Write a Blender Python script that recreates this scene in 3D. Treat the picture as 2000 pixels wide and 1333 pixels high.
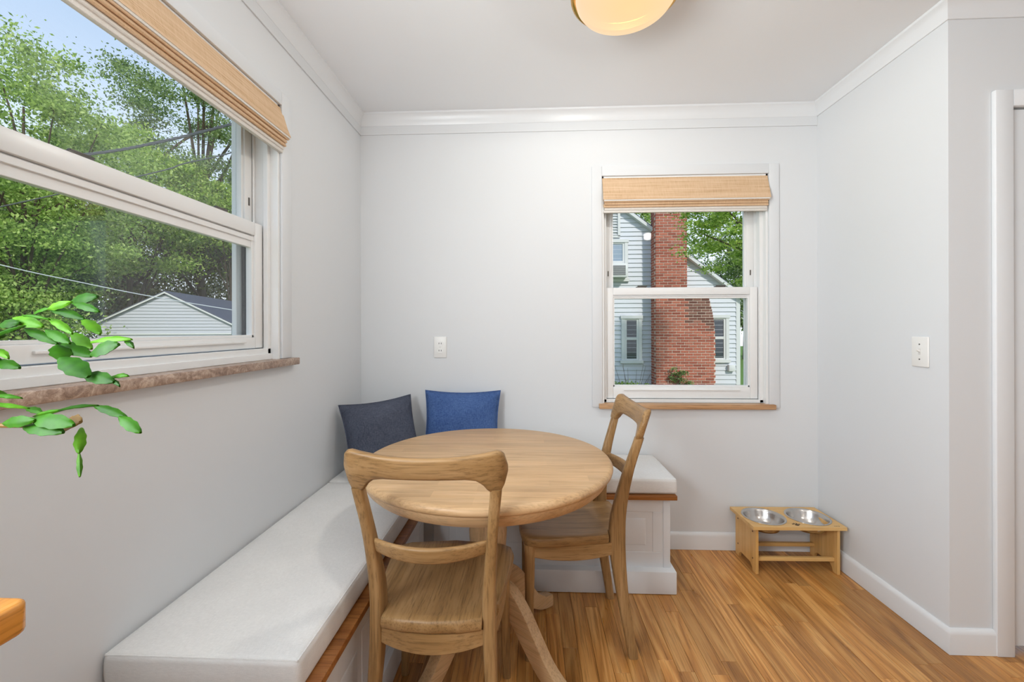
import bpy, bmesh, math, random
import numpy as np
from mathutils import Vector, Matrix

for o in list(bpy.data.objects): bpy.data.objects.remove(o)
scene = bpy.context.scene
COL = scene.collection
PI = math.pi

# ------------------------------------------------------------------ camera
EYE = 1.22
cam_d = bpy.data.cameras.new('camera'); cam = bpy.data.objects.new('camera', cam_d); COL.objects.link(cam)
cam.matrix_world = Matrix.Translation((0, 0, EYE)) @ Matrix.Rotation(.0417, 4, 'Z') @ Matrix.Rotation(PI / 2, 4, 'X') @ Matrix.Rotation(-.0028, 4, 'Z')
cam_d.sensor_width = 36; cam_d.lens = 825 * 36 / 2000; cam_d.shift_y = -24.5 / 2000
cam_d.clip_start = .02; cam_d.clip_end = 300
scene.camera = cam

# ------------------------------------------------------------------ sky, sun, lights, exposure
world = bpy.data.worlds.new('sky'); scene.world = world; world.use_nodes = True
nt = world.node_tree; nt.nodes.clear()
wo = nt.nodes.new('ShaderNodeOutputWorld'); bg = nt.nodes.new('ShaderNodeBackground')
tc = nt.nodes.new('ShaderNodeTexCoord'); sp = nt.nodes.new('ShaderNodeSeparateXYZ'); rp = nt.nodes.new('ShaderNodeValToRGB')
nt.links.new(tc.outputs['Generated'], sp.inputs[0]); nt.links.new(sp.outputs['Z'], rp.inputs[0]); nt.links.new(rp.outputs[0], bg.inputs[0]); nt.links.new(bg.outputs[0], wo.inputs[0])
rp.color_ramp.elements[0].position = 0; rp.color_ramp.elements[0].color = (.82, .88, .95, 1)
rp.color_ramp.elements[1].position = .62; rp.color_ramp.elements[1].color = (.30, .45, .68, 1)
bg.inputs[1].default_value = 1.2

def light(name, kind, energy, color, loc=(0, 0, 0), direction=(0, 0, -1), **kw):
    d = bpy.data.lights.new(name, kind); d.energy = energy; d.color = color
    for k, v in kw.items(): setattr(d, k, v)
    o = bpy.data.objects.new(name, d); COL.objects.link(o); o.location = loc
    o.rotation_euler = Vector(direction).to_track_quat('-Z', 'Y').to_euler()
    return o
light('sun', 'SUN', 2.3, (1, .95, .86), direction=(-.42, .75, -.62), angle=.06)
# added fill lights, unseen behind the camera, on the left and rear sides
light('left_fill_light', 'AREA', 43, (.90, .96, 1), (-.95, -.10, 1.58), (1, .30, .25), shape='RECTANGLE', size=1.0, size_y=.95)
light('rear_fill_light', 'AREA', 6, (.93, .97, 1), (.9, -2.86, 1.5), (0, 1, .10), shape='RECTANGLE', size=1.7, size_y=1.3)
scene.view_settings.view_transform = 'Standard'; scene.view_settings.look = 'None'
scene.view_settings.gamma = 1; scene.view_settings.use_curve_mapping = False
scene.view_settings.exposure = 0.30

# ------------------------------------------------------------------ materials
class N:
    """small node-tree helper"""
    def __init__(s, name):
        s.m = bpy.data.materials.new(name); s.m.use_nodes = True; s.t = s.m.node_tree; s.t.nodes.clear()
        s.out = s.n('OutputMaterial')
    def n(s, kind, **kw):
        x = s.t.nodes.new('ShaderNode' + kind)
        for k, v in kw.items():
            if k.startswith('i_'): x.inputs[k[2:].replace('_', ' ')].default_value = v
            else: setattr(x, k, v)
        return x
    def l(s, a, b): s.t.links.new(a, b)
    def math(s, op, a, b=None):
        x = s.n('Math', operation=op)
        for i, v in enumerate((a, b)):
            if v is None: continue
            if isinstance(v, (int, float)): x.inputs[i].default_value = v
            else: s.l(v, x.inputs[i])
        return x.outputs[0]
    def ramp(s, fac, stops):
        x = s.n('ValToRGB'); e = x.color_ramp.elements
        while len(e) < len(stops): e.new(.5)
        for el, (p, c) in zip(e, stops): el.position = p; el.color = (*c, 1) if len(c) == 3 else c
        s.l(fac, x.inputs[0]); return x.outputs[0]
    def mix(s, fac, a, b, blend='MIX'):
        x = s.n('MixRGB', blend_type=blend)
        for i, v in enumerate((fac, a, b)):
            if isinstance(v, (int, float)): x.inputs[i].default_value = v
            elif isinstance(v, tuple): x.inputs[i].default_value = (*v, 1)
            else: s.l(v, x.inputs[i])
        return x.outputs[0]
    def bsdf(s, color=None, rough=.5, metal=0, spec=.5, bump=None, bs=.1, bd=.002):
        b = s.n('BsdfPrincipled'); b.inputs['Roughness'].default_value = rough if isinstance(rough, (int, float)) else .5
        if not isinstance(rough, (int, float)): s.l(rough, b.inputs['Roughness'])
        b.inputs['Metallic'].default_value = metal; b.inputs['Specular IOR Level'].default_value = spec
        if isinstance(color, tuple): b.inputs['Base Color'].default_value = (*color, 1)
        elif color is not None: s.l(color, b.inputs['Base Color'])
        if bump is not None:
            k = s.n('Bump'); k.inputs['Strength'].default_value = bs; k.inputs['Distance'].default_value = bd
            s.l(bump, k.inputs['Height']); s.l(k.outputs[0], b.inputs['Normal'])
        s.l(b.outputs[0], s.out.inputs[0]); return b
    def coords(s, scale=(1, 1, 1), rnd=False, kind='Object'):
        c = s.n('TexCoord').outputs[kind]
        if rnd:
            oi = s.n('ObjectInfo'); v = s.n('VectorMath', operation='MULTIPLY_ADD')
            cx = s.n('CombineXYZ')
            for i in range(3): s.l(s.math('MULTIPLY', oi.outputs['Random'], 13.7 + 9 * i), cx.inputs[i])
            a = s.n('VectorMath', operation='ADD'); s.l(c, a.inputs[0]); s.l(cx.outputs[0], a.inputs[1]); c = a.outputs[0]
        mp = s.n('Mapping'); mp.inputs['Scale'].default_value = scale; s.l(c, mp.inputs[0]); return mp.outputs[0]
    def noise(s, vec, scale=1, detail=4, rough=.55, dist=0):
        x = s.n('TexNoise'); x.inputs['Scale'].default_value = scale; x.inputs['Detail'].default_value = detail
        x.inputs['Roughness'].default_value = rough; x.inputs['Distortion'].default_value = dist
        s.l(vec, x.inputs['Vector']); return x.outputs['Fac']

def srgb(r, g, b):
    f = lambda c: (c / 255 / 12.92) if c / 255 <= .04045 else ((c / 255 + .055) / 1.055) ** 2.4
    return (f(r), f(g), f(b))

def paint(name, col, rough=.5, spec=.4, bs=.03, sc=90):
    k = N(name); v = k.coords(); n = k.noise(v, sc, 3); big = k.noise(v, 1.3, 2)
    c = k.mix(k.math('MULTIPLY', big, .05), col, tuple(x * .93 for x in col))
    k.bsdf(c, rough, spec=spec, bump=n, bs=bs, bd=.001); return k.m

def wood(name, dark, mid, light_, axis='y', rough=.4, spec=.45, rnd=True, vary=.25, ring=7, pore=.35, scale=1.0, bs=.08, rw=.18):
    k = N(name)
    st = {'x': (.09, 1, 1), 'y': (1, .09, 1), 'z': (1, 1, .09)}[axis]
    v = k.coords(tuple(a * scale for a in st), rnd)
    low = k.noise(v, 7, 2, .5, .35)
    rings = k.math('PINGPONG', k.math('MULTIPLY', low, ring), .5)
    rings = k.math('MULTIPLY', rings, 2.0)
    fib = k.noise(k.coords(tuple(a * b for a, b in zip(st, {'x': (.35, 1, 1), 'y': (1, .35, 1), 'z': (1, 1, .35)}[axis])), rnd), 190 * scale, 5, .65)
    med = k.noise(v, 30, 4, .6, .3)
    f = k.math('ADD', k.math('MULTIPLY', rings, rw), k.math('ADD', k.math('MULTIPLY', med, .76 - rw), k.math('MULTIPLY', fib, .24)))
    c = k.ramp(f, [(.18, dark), (.48, mid), (.8, light_)])
    p = k.ramp(fib, [(.36, (1 - pore,) * 3), (.5, (1, 1, 1))])
    c = k.mix(1.0, c, p, 'MULTIPLY')
    if vary:
        oi = k.n('ObjectInfo')
        t = k.ramp(oi.outputs['Random'], [(0, (1 - vary,) * 3), (.5, (1, 1, 1)), (1, (1 + vary * .5, 1 + vary * .42, 1 + vary * .3))])
        c = k.mix(1.0, c, t, 'MULTIPLY')
    r = k.math('ADD', rough - .08, k.math('MULTIPLY', med, .16))
    k.bsdf(c, r, spec=spec, bump=fib, bs=bs, bd=.0006); return k.m

M = {}
M['wall'] = paint('wall_paint', srgb(222, 224, 226), .6, .3)
M['ceiling'] = paint('ceiling_paint', srgb(242, 244, 246), .7, .2)
M['trim'] = paint('trim_gloss_paint', srgb(230, 232, 234), .3, .5, .02)
M['vinyl'] = paint('window_vinyl', srgb(236, 236, 235), .32, .5, .01)
M['bench'] = paint('bench_white_paint', srgb(226, 228, 231), .35, .5, .02)
M['plastic'] = paint('white_plastic', srgb(236, 235, 232), .3, .5, 0)
M['door'] = paint('door_paint', srgb(222, 224, 226), .4, .4, .02)
F_D, F_M, F_L = srgb(150, 96, 44), srgb(198, 138, 72), srgb(224, 172, 106)
M['floor'] = wood('oak_floor', F_D, F_M, F_L, 'y', .30, .5, True, .26, 9, .30, 1.0, .06, .34)
T_D, T_M, T_L = srgb(182, 142, 100), srgb(206, 168, 124), srgb(220, 186, 146)
C_D, C_M, C_L = srgb(122, 90, 54), srgb(158, 122, 78), srgb(184, 148, 104)
for ax in 'xyz':
    M['table_' + ax] = wood('table_oak_' + ax, T_D, T_M, T_L, ax, .38, .4, False, 0, 5, .22)
    M['chair_' + ax] = wood('chair_oak_' + ax, C_D, C_M, C_L, ax, .42, .4, True, 0, 5, .30)
M['ledge_x'] = wood('bench_ledge_wood_x', srgb(120, 70, 28), srgb(166, 106, 52), srgb(190, 130, 72), 'x', .35, .45, False, 0)
M['ledge_y'] = wood('bench_ledge_wood_y', srgb(110, 62, 24), srgb(156, 98, 48), srgb(180, 122, 66), 'y', .35, .45, False, 0)
M['sillwood'] = wood('sill_wood', srgb(150, 104, 66), srgb(192, 148, 106), srgb(214, 174, 134), 'x', .4, .4, False, 0)
M['bamboo_x'] = wood('bamboo_x', srgb(198, 150, 84), srgb(222, 178, 112), srgb(234, 196, 134), 'x', .35, .45, False, 0, 6, .12)
M['bamboo_z'] = wood('bamboo_z', srgb(190, 140, 74), srgb(216, 168, 100), srgb(228, 186, 122), 'z', .35, .45, False, 0, 6, .12)
M['counter'] = wood('counter_butcher_block', srgb(176, 106, 36), srgb(214, 144, 62), srgb(234, 172, 90), 'y', .25, .5, False, 0)

def tabletop():
    k = N('tabletop_staves')
    tcx = k.n('TexCoord').outputs['Object']
    br = k.n('TexBrick', offset=.37, offset_frequency=2, squash=1)
    br.inputs['Scale'].default_value = 1; br.inputs['Brick Width'].default_value = .34; br.inputs['Row Height'].default_value = .048
    br.inputs['Mortar Size'].default_value = .0; br.inputs['Color1'].default_value = (.80, .79, .77, 1); br.inputs['Color2'].default_value = (1.07, 1.06, 1.04, 1); br.inputs['Bias'].default_value = .1
    k.l(tcx, br.inputs['Vector'])
    v = k.coords((.09, 1, 1)); a = k.noise(v, 34, 4, .6, .3); fib = k.noise(k.coords((.03, 1, 1)), 200, 5, .65)
    f = k.math('ADD', k.math('MULTIPLY', a, .65), k.math('MULTIPLY', fib, .35))
    c = k.ramp(f, [(.25, T_D), (.5, T_M), (.75, T_L)])
    c = k.mix(.55, c, br.outputs['Color'], 'MULTIPLY')
    c = k.mix(1.0, c, k.ramp(fib, [(.36, (.84,) * 3), (.5, (1,) * 3)]), 'MULTIPLY')
    k.bsdf(c, .40, spec=.4, bump=fib, bs=.05, bd=.0005); return k.m
M['tabletop'] = tabletop()

def fabric(name, c1, c2, sx=900, sheen=0, rough=.9):
    k = N(name); v = k.coords((1, 1, 1))
    w1 = k.noise(k.coords((1, .12, 1)), sx, 2); w2 = k.noise(k.coords((.12, 1, 1)), sx, 2); big = k.noise(v, 9, 3)
    f = k.math('ADD', k.math('MULTIPLY', k.math('ADD', w1, w2), .4), k.math('MULTIPLY', big, .2))
    c = k.ramp(f, [(.35, c1), (.65, c2)]); k.bsdf(c, rough, spec=.2, bump=f, bs=.25, bd=.001); return k.m
M['canvas'] = fabric('white_canvas', srgb(220, 219, 217), srgb(236, 235, 233), 700)
M['pillow_grey'] = fabric('slate_cloth', srgb(56, 61, 76), srgb(92, 97, 112), 420)
M['pillow_blue'] = fabric('denim_blue_cloth', srgb(44, 70, 122), srgb(88, 116, 166), 420)

def woven(name, ax):
    k = N(name); st = {'x': (.02, 1, 1), 'y': (1, .02, 1)}[ax]; st2 = {'x': (1, .1, .1), 'y': (.1, 1, .1)}[ax]
    a = k.noise(k.coords(st), 160, 4, .7); b = k.noise(k.coords(st2), 260, 2); s = k.noise(k.coords(st), 40, 3, .6)
    f = k.math('ADD', k.math('MULTIPLY', a, .55), k.math('ADD', k.math('MULTIPLY', b, .2), k.math('MULTIPLY', s, .25)))
    c = k.ramp(f, [(.3, srgb(160, 122, 84)), (.45, srgb(208, 174, 138)), (.6, srgb(222, 192, 160)), (.8, srgb(236, 214, 188))])
    k.bsdf(c, .85, spec=.2, bump=f, bs=.35, bd=.002); return k.m
M['woven_x'] = woven('woven_grass_x', 'x')
M['lining'] = fabric('shade_lining', srgb(214, 208, 200), srgb(232, 228, 222), 500)

def plain(name, col, rough=.5, metal=0, spec=.5, nz=0.0, sc=60):
    k = N(name); n = k.noise(k.coords(), sc, 3)
    c = k.mix(n, tuple(x * (1 - nz) for x in col), tuple(min(1, x * (1 + nz)) for x in col)); k.bsdf(c, rough, metal, spec); return k.m
M['steel'] = plain('brushed_steel', (.62, .6, .58), .22, 1, .5, .06, 20)
M['brass'] = plain('brass', srgb(206, 160, 92), .22, 1, .5, .05)
M['dark'] = plain('dark_recess', (.02, .018, .016), .6)
M['grey_gasket'] = plain('grey_gasket', (.09, .09, .095), .6)
M['hinge'] = plain('painted_hinge', srgb(214, 212, 208), .35, 0, .5)
M['screw'] = plain('dark_screw', srgb(92, 58, 30), .5)
M['lockmetal'] = plain('sash_lock_metal', srgb(96, 92, 86), .4, .4)
M['burn'] = plain('burnt_mark', srgb(70, 48, 26), .7)

def stone():
    k = N('marble_sill'); v = k.coords(); n = k.noise(v, 34, 8, .75, 1.2); p = k.noise(v, 90, 5, .6)
    vo = k.n('TexVoronoi', feature='DISTANCE_TO_EDGE'); vo.inputs['Scale'].default_value = 14
    vv = k.n('VectorMath', operation='ADD'); k.l(v, vv.inputs[0])
    dn = k.n('TexNoise'); dn.inputs['Scale'].default_value = 18; k.l(v, dn.inputs['Vector']); k.l(dn.outputs['Color'], vv.inputs[1]); k.l(vv.outputs[0], vo.inputs['Vector'])
    c = k.ramp(n, [(.34, srgb(122, 98, 84)), (.5, srgb(170, 144, 126)), (.64, srgb(206, 184, 166))])
    c = k.mix(1.0, c, k.ramp(vo.outputs[0], [(0, (.6, .56, .52)), (.03, (1, 1, 1))]), 'MULTIPLY')
    c = k.mix(.25, c, k.ramp(p, [(.35, (.5, .45, .4)), (.6, (1, 1, 1))]), 'MULTIPLY')
    k.bsdf(c, .35, spec=.5, bump=p, bs=.15, bd=.001); return k.m
M['stone'] = stone()

def glass():
    k = N('window_glass'); tr = k.n('BsdfTransparent'); tr.inputs[0].default_value = (.98, .985, .985, 1)
    gl = k.n('BsdfGlossy'); gl.inputs['Roughness'].default_value = .02
    fr = k.n('Fresnel'); fr.inputs[0].default_value = 1.45
    smudge = k.noise(k.coords(), 3, 3)
    mx = k.n('MixShader'); k.l(k.math('MULTIPLY', fr.outputs[0], k.math('ADD', .07, k.math('MULTIPLY', smudge, .08))), mx.inputs[0]); k.l(tr.outputs[0], mx.inputs[1]); k.l(gl.outputs[0], mx.inputs[2])
    k.l(mx.outputs[0], k.out.inputs[0]); return k.m
M['glass'] = glass()
M['darkglass'] = plain('house_window_glass', srgb(58, 64, 72), .08, 0, .8, .25, 6)
M['skyglass'] = plain('upper_window_glass', srgb(150, 165, 182), .08, 0, .8, .1, 3)

def dome_mat():
    k = N('lit_frosted_glass'); tr = k.n('BsdfTransparent'); tr.inputs[0].default_value = (1, .97, .9, 1)
    v = k.n('TexCoord').outputs['Object']; g = k.n('VectorMath', operation='DISTANCE'); k.l(v, g.inputs[0]); g.inputs[1].default_value = (.02, -.02, -.07)
    c = k.ramp(k.math('MULTIPLY', g.outputs['Value'], 4.5), [(0, (1, .86, .40)), (.35, (1, .72, .38)), (.8, (1, .72, .46)), (1, (1, .86, .72))])
    e = k.n('Emission'); e.inputs[1].default_value = .86; k.l(c, e.inputs[0])
    mx = k.n('MixShader'); mx.inputs[0].default_value = .22; k.l(e.outputs[0], mx.inputs[1]); k.l(tr.outputs[0], mx.inputs[2]); k.l(mx.outputs[0], k.out.inputs[0]); return k.m
M['dome'] = dome_mat()

def leafmat(name, cols, trans=.45, rough=.5, spec=.3):
    k = N(name); ge = k.n('NewGeometry'); c = k.ramp(ge.outputs['Random Per Island'], [(i / (len(cols) - 1), x) for i, x in enumerate(cols)])
    b = k.n('BsdfPrincipled'); b.inputs['Roughness'].default_value = rough; b.inputs['Specular IOR Level'].default_value = spec; k.l(c, b.inputs['Base Color'])
    t = k.n('BsdfTranslucent'); k.l(c, t.inputs[0]); mx = k.n('MixShader'); mx.inputs[0].default_value = trans
    k.l(b.outputs[0], mx.inputs[1]); k.l(t.outputs[0], mx.inputs[2]); k.l(mx.outputs[0], k.out.inputs[0]); return k.m
M['leaf_a'] = leafmat('foliage_bright', [srgb(106, 134, 68), srgb(150, 180, 90), srgb(184, 210, 112), srgb(210, 226, 146)])
M['leaf_b'] = leafmat('foliage_mid', [srgb(84, 108, 66), srgb(118, 144, 86), srgb(148, 172, 108), srgb(176, 194, 132)])
M['leaf_c'] = leafmat('foliage_olive', [srgb(86, 98, 58), srgb(118, 126, 78), srgb(144, 150, 96), srgb(166, 174, 114)])
M['leaf_d'] = leafmat('foliage_yellowgreen', [srgb(110, 142, 58), srgb(150, 184, 80), srgb(184, 210, 100), srgb(210, 224, 132)])
M['bark'] = plain('bark', srgb(84, 74, 62), .9, 0, .2, .3, 14)

def cactus():
    k = N('cactus_leaf'); v = k.coords(); n = k.noise(v, 60, 3); oi = k.n('ObjectInfo')
    f = k.math('ADD', k.math('MULTIPLY', n, .5), k.math('MULTIPLY', oi.outputs['Random'], .5))
    c = k.ramp(f, [(.2, srgb(30, 74, 8)), (.5, srgb(54, 108, 14)), (.8, srgb(92, 146, 28))])
    b = k.n('BsdfPrincipled'); b.inputs['Roughness'].default_value = .45; b.inputs['Specular IOR Level'].default_value = .16; k.l(c, b.inputs['Base Color'])
    t = k.n('BsdfTranslucent'); k.l(c, t.inputs[0]); mx = k.n('MixShader'); mx.inputs[0].default_value = .2
    k.l(b.outputs[0], mx.inputs[1]); k.l(t.outputs[0], mx.inputs[2]); k.l(mx.outputs[0], k.out.inputs[0]); return k.m
M['cactus'] = cactus()
M['cactus_old'] = plain('cactus_woody', srgb(112, 84, 36), .6, 0, .3, .3, 40)
M['terracotta'] = plain('glazed_pot', srgb(196, 190, 182), .35, 0, .5, .08)
M['soil'] = plain('soil', srgb(60, 46, 34), .95, 0, .1, .4, 90)

M['siding'] = paint('white_siding', srgb(206, 209, 215), .5, .3)
M['garage_siding'] = paint('garage_siding', srgb(190, 192, 200), .5, .3)
M['extrim'] = paint('exterior_trim', srgb(214, 215, 214), .5, .3)
M['brick'] = (lambda k: (k.bsdf(k.mix(1.0, k.ramp(k.n('NewGeometry').outputs['Random Per Island'], [(0, srgb(146, 82, 68)), (.4, srgb(170, 98, 80)), (.8, srgb(184, 112, 92)), (1, srgb(156, 102, 88))]), k.ramp(k.noise(k.coords(), 30, 4), [(.3, (.82,) * 3), (.6, (1.05,) * 3)]), 'MULTIPLY'), .85, spec=.2), k.m)[1])(N('red_brick'))
M['brick_soot'] = (lambda k: (k.bsdf(k.ramp(k.n('NewGeometry').outputs['Random Per Island'], [(0, srgb(104, 70, 62)), (.6, srgb(124, 84, 74)), (1, srgb(136, 98, 86))]), .9, spec=.2), k.m)[1])(N('weathered_brick'))
M['mortar'] = plain('mortar', srgb(214, 194, 180), .9, 0, .2, .1, 50)
M['shingle'] = (lambda k: (k.bsdf(k.ramp(k.noise(k.coords((1, 1, 1)), 26, 5, .7), [(.3, srgb(62, 66, 78)), (.6, srgb(96, 100, 114))]), .9, spec=.2), k.m)[1])(N('grey_shingle'))
M['grass'] = plain('lawn', srgb(104, 132, 66), .95, 0, .1, .3, 9)
M['cable'] = plain('cable_grey', srgb(92, 94, 100), .5, 0, .4)
M['cable_light'] = plain('cable_pale', srgb(190, 194, 198), .5, 0, .4)

# ------------------------------------------------------------------ geometry helpers
def tag(o, label=None, cat=None, group=None, kind=None):
    if label: o['label'] = label
    if cat: o['category'] = cat
    if group: o['group'] = group
    if kind: o['kind'] = kind
    return o
def empty(name, loc=(0, 0, 0), rz=0, parent=None):
    o = bpy.data.objects.new(name, None); COL.objects.link(o); o.location = loc; o.rotation_euler = (0, 0, rz); o.empty_display_size = .05
    if parent: o.parent = parent
    return o
def rrect(w, d, r=None, n=3):
    r = min(w, d) * .3 if r is None else min(r, w / 2 * .98, d / 2 * .98); out = []
    for cx, cy, a0 in ((w / 2 - r, d / 2 - r, 0), (-w / 2 + r, d / 2 - r, 90), (-w / 2 + r, -d / 2 + r, 180), (w / 2 - r, -d / 2 + r, 270)):
        for i in range(n + 1):
            a = math.radians(a0 + 90 * i / n); out.append((cx + r * math.cos(a), cy + r * math.sin(a)))
    return out
class G:
    def __init__(s): s.v = []; s.f = []
    def add(s, v, f):
        b = len(s.v); s.v += [tuple(p) for p in v]; s.f += [tuple(i + b for i in q) for q in f]; return s
    def box(s, x0, x1, y0, y1, z0, z1):
        return s.add([(x0, y0, z0), (x1, y0, z0), (x1, y1, z0), (x0, y1, z0), (x0, y0, z1), (x1, y0, z1), (x1, y1, z1), (x0, y1, z1)],
                     [(0, 3, 2, 1), (4, 5, 6, 7), (0, 1, 5, 4), (1, 2, 6, 5), (2, 3, 7, 6), (3, 0, 4, 7)])
    def loft(s, loops, cap=True, closed=False):
        n = len(loops[0]); v = [p for l in loops for p in l]; f = []
        m = len(loops)
        for i in range(m if closed else m - 1):
            for j in range(n):
                a = i * n + j; b = i * n + (j + 1) % n; c = ((i + 1) % m) * n + (j + 1) % n; d = ((i + 1) % m) * n + j
                f.append((a, b, c, d))
        if cap and not closed: f.append(tuple(reversed(range(n)))); f.append(tuple(range((m - 1) * n, m * n)))
        return s.add(v, f)
    def lathe(s, prof, n=48, c=(0, 0, 0)):
        loops = []
        for r, z in prof: loops.append([(c[0] + max(r, 1e-5) * math.cos(2 * PI * j / n), c[1] + max(r, 1e-5) * math.sin(2 * PI * j / n), c[2] + z) for j in range(n)])
        return s.loft(loops)
    def prism(s, poly, axis, a, b):
        mk = {'x': lambda p, t: (t, p[0], p[1]), 'y': lambda p, t: (p[0], t, p[1]), 'z': lambda p, t: (p[0], p[1], t)}[axis]
        return s.loft([[mk(p, a) for p in poly], [mk(p, b) for p in poly]])
    def tube(s, path, rad, n=8, sec=None, up=None):
        path = [Vector(p) for p in path]; loops = []
        for i, p in enumerate(path):
            t = (path[min(i + 1, len(path) - 1)] - path[max(i - 1, 0)]).normalized()
            u = Vector(up) if up else (Vector((0, 0, 1)) if abs(t.z) < .9 else Vector((1, 0, 0)))
            sx = t.cross(u).normalized(); sy = sx.cross(t).normalized()
            if sec: pts = sec(i)
            else:
                r = rad[i] if hasattr(rad, '__len__') else rad
                pts = [(r * math.cos(2 * PI * j / n), r * math.sin(2 * PI * j / n)) for j in range(n)]
            loops.append([tuple(p + sx * a + sy * b) for a, b in pts])
        return s.loft(loops)
    def build(s, name, mat, parent=None, bevel=0, seg=2, smooth=35, loc=None, rot=None):
        me = bpy.data.meshes.new(name); me.from_pydata(s.v, [], s.f); bm = bmesh.new(); bm.from_mesh(me)
        bmesh.ops.recalc_face_normals(bm, faces=bm.faces)
        if bevel:
            es = [e for e in bm.edges if len(e.link_faces) == 2 and e.calc_face_angle() > math.radians(30)]
            bmesh.ops.bevel(bm, geom=es, offset=bevel, segments=seg, affect='EDGES', profile=.5, clamp_overlap=True)
        bm.to_mesh(me); bm.free()
        if smooth:
            me.polygons.foreach_set('use_smooth', [True] * len(me.polygons)); me.set_sharp_from_angle(angle=math.radians(smooth))
        me.materials.append(mat); o = bpy.data.objects.new(name, me); COL.objects.link(o)
        if parent: o.parent = parent
        if loc: o.location = loc
        if rot: o.rotation_euler = rot
        return o
def box(name, b, mat, parent=None, bevel=0, seg=2): return G().box(*b).build(name, mat, parent, bevel, seg)
def struct(o): o['kind'] = 'structure'; return o
def interp(keys, t):
    for a, b in zip(keys, keys[1:]):
        if t <= b[0]:
            u = (t - a[0]) / (b[0] - a[0]) if b[0] > a[0] else 0; u = u * u * (3 - 2 * u) if False else u
            return [a[i] + (b[i] - a[i]) * u for i in range(1, len(a))]
    return list(keys[-1][1:])
def catmull(pts, n=6):
    P = [Vector(p) for p in pts]; P = [P[0] * 2 - P[1]] + P + [P[-1] * 2 - P[-2]]; out = []
    for i in range(1, len(P) - 2):
        for j in range(n):
            t = j / n; a, b, c, d = P[i - 1], P[i], P[i + 1], P[i + 2]
            out.append(.5 * ((2 * b) + (c - a) * t + (2 * a - 5 * b + 4 * c - d) * t * t + (3 * b - a - 3 * c + d) * t ** 3))
    out.append(P[-2]); return out

# ------------------------------------------------------------------ room shell
XL, XR, YB, H = -.9624, 1.570, 2.373, 2.44
YA = 1.65            # face of the wall with the door
XK, YF = 3.3, -2.9   # kitchen side and rear
TH = .15
W1 = dict(a0=.688, a1=1.593, z0=1.105, z1=2.085)   # left window opening (along y)
W2 = dict(a0=.403, a1=1.308, z0=.800, z1=2.066)    # back window opening (along x)
WK = (-.62, .42, 1.08, 2.08)                        # added opening behind the unseen left fill light

g = G(); T = .012
ys = sorted({YF, WK[0], WK[1], W1['a0'], W1['a1'], YB + TH})
def wall_holes(along, lo, hi, holes, put):
    cuts = sorted({lo, hi} | {h[0] for h in holes} | {h[1] for h in holes})
    for a, b in zip(cuts, cuts[1:]):
        hs = [h for h in holes if h[0] <= a + 1e-6 and h[1] >= b - 1e-6]
        if not hs: put(a, b, 0, H)
        else: put(a, b, 0, hs[0][2]); put(a, b, hs[0][3], H)
g = G(); wall_holes('y', YF, YB + TH, [WK, (W1['a0'], W1['a1'], W1['z0'] - .03, W1['z1'])], lambda a, b, z0, z1: g.box(XL - TH, XL, a, b, z0, z1)); struct(g.build('wall_left', M['wall'], smooth=0))
g = G(); wall_holes('x', XL, XR + TH, [(W2['a0'], W2['a1'], W2['z0'] - .03, W2['z1'])], lambda a, b, z0, z1: g.box(a, b, YB, YB + TH, z0, z1)); struct(g.build('wall_back', M['wall'], smooth=0))
struct(box('wall_right', (XR, XR + TH, YA, YB, 0, H), M['wall']))
g = G(); DX0, DX1, DZ = 1.782, 2.56, 2.039
g.box(XR + TH, DX0, YA, YA + TH, 0, H); g.box(DX0, DX1, YA, YA + TH, DZ, H); g.box(DX1, XK, YA, YA + TH, 0, H); struct(g.build('wall_door_side', M['wall'], smooth=0))
struct(box('wall_kitchen', (XK, XK + TH, YF, YA + TH, 0, H), M['wall'])); struct(box('wall_front', (XL - TH, XK + TH, YF - TH, YF, 0, H), M['wall']))
struct(box('ceiling', (XL - TH, XK + TH, YF - TH, YB + TH, H, H + .12), M['ceiling']))

# floor: slab with single oak strips laid along y in the part in view
g = G(); PX0, PX1, PY0 = -.62, 2.75, .45
g.box(XL - TH, XK + TH, YF - TH, YB + TH, -.12, -.012)
g.box(XL - TH, XK + TH, YF - TH, PY0 - .0005, -.012, 0); g.box(XL - TH, PX0 - .0005, PY0, YB + TH, -.012, 0); g.box(PX1 + .0005, XK + TH, PY0, YB + TH, -.012, 0)
def floor_base():
    k = N('oak_floor_strips'); tcx = k.n('TexCoord').outputs['Object']; mp = k.n('Mapping'); mp.inputs['Rotation'].default_value = (0, 0, PI / 2); k.l(tcx, mp.inputs[0])
    br = k.n('TexBrick', offset=.41); br.inputs['Scale'].default_value = 1; br.inputs['Brick Width'].default_value = .7; br.inputs['Row Height'].default_value = .0572; br.inputs['Mortar Size'].default_value = .0008
    br.inputs['Color1'].default_value = (*F_M, 1); br.inputs['Color2'].default_value = (*srgb(184, 120, 56), 1); br.inputs['Mortar'].default_value = (.05, .025, .01, 1); k.l(mp.outputs[0], br.inputs['Vector'])
    f = k.noise(k.coords((1, .06, 1)), 60, 5, .6, .4); c = k.mix(.7, br.outputs[0], k.ramp(f, [(.3, (.55, .5, .45)), (.6, (1.1, 1.08, 1.05))]), 'MULTIPLY'); k.bsdf(c, .3); return k.m
floor = struct(g.build('floor', floor_base(), smooth=0))
rnd = random.Random(7); SW = .0572; nx = int((PX1 - PX0) / SW) + 1
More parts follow.
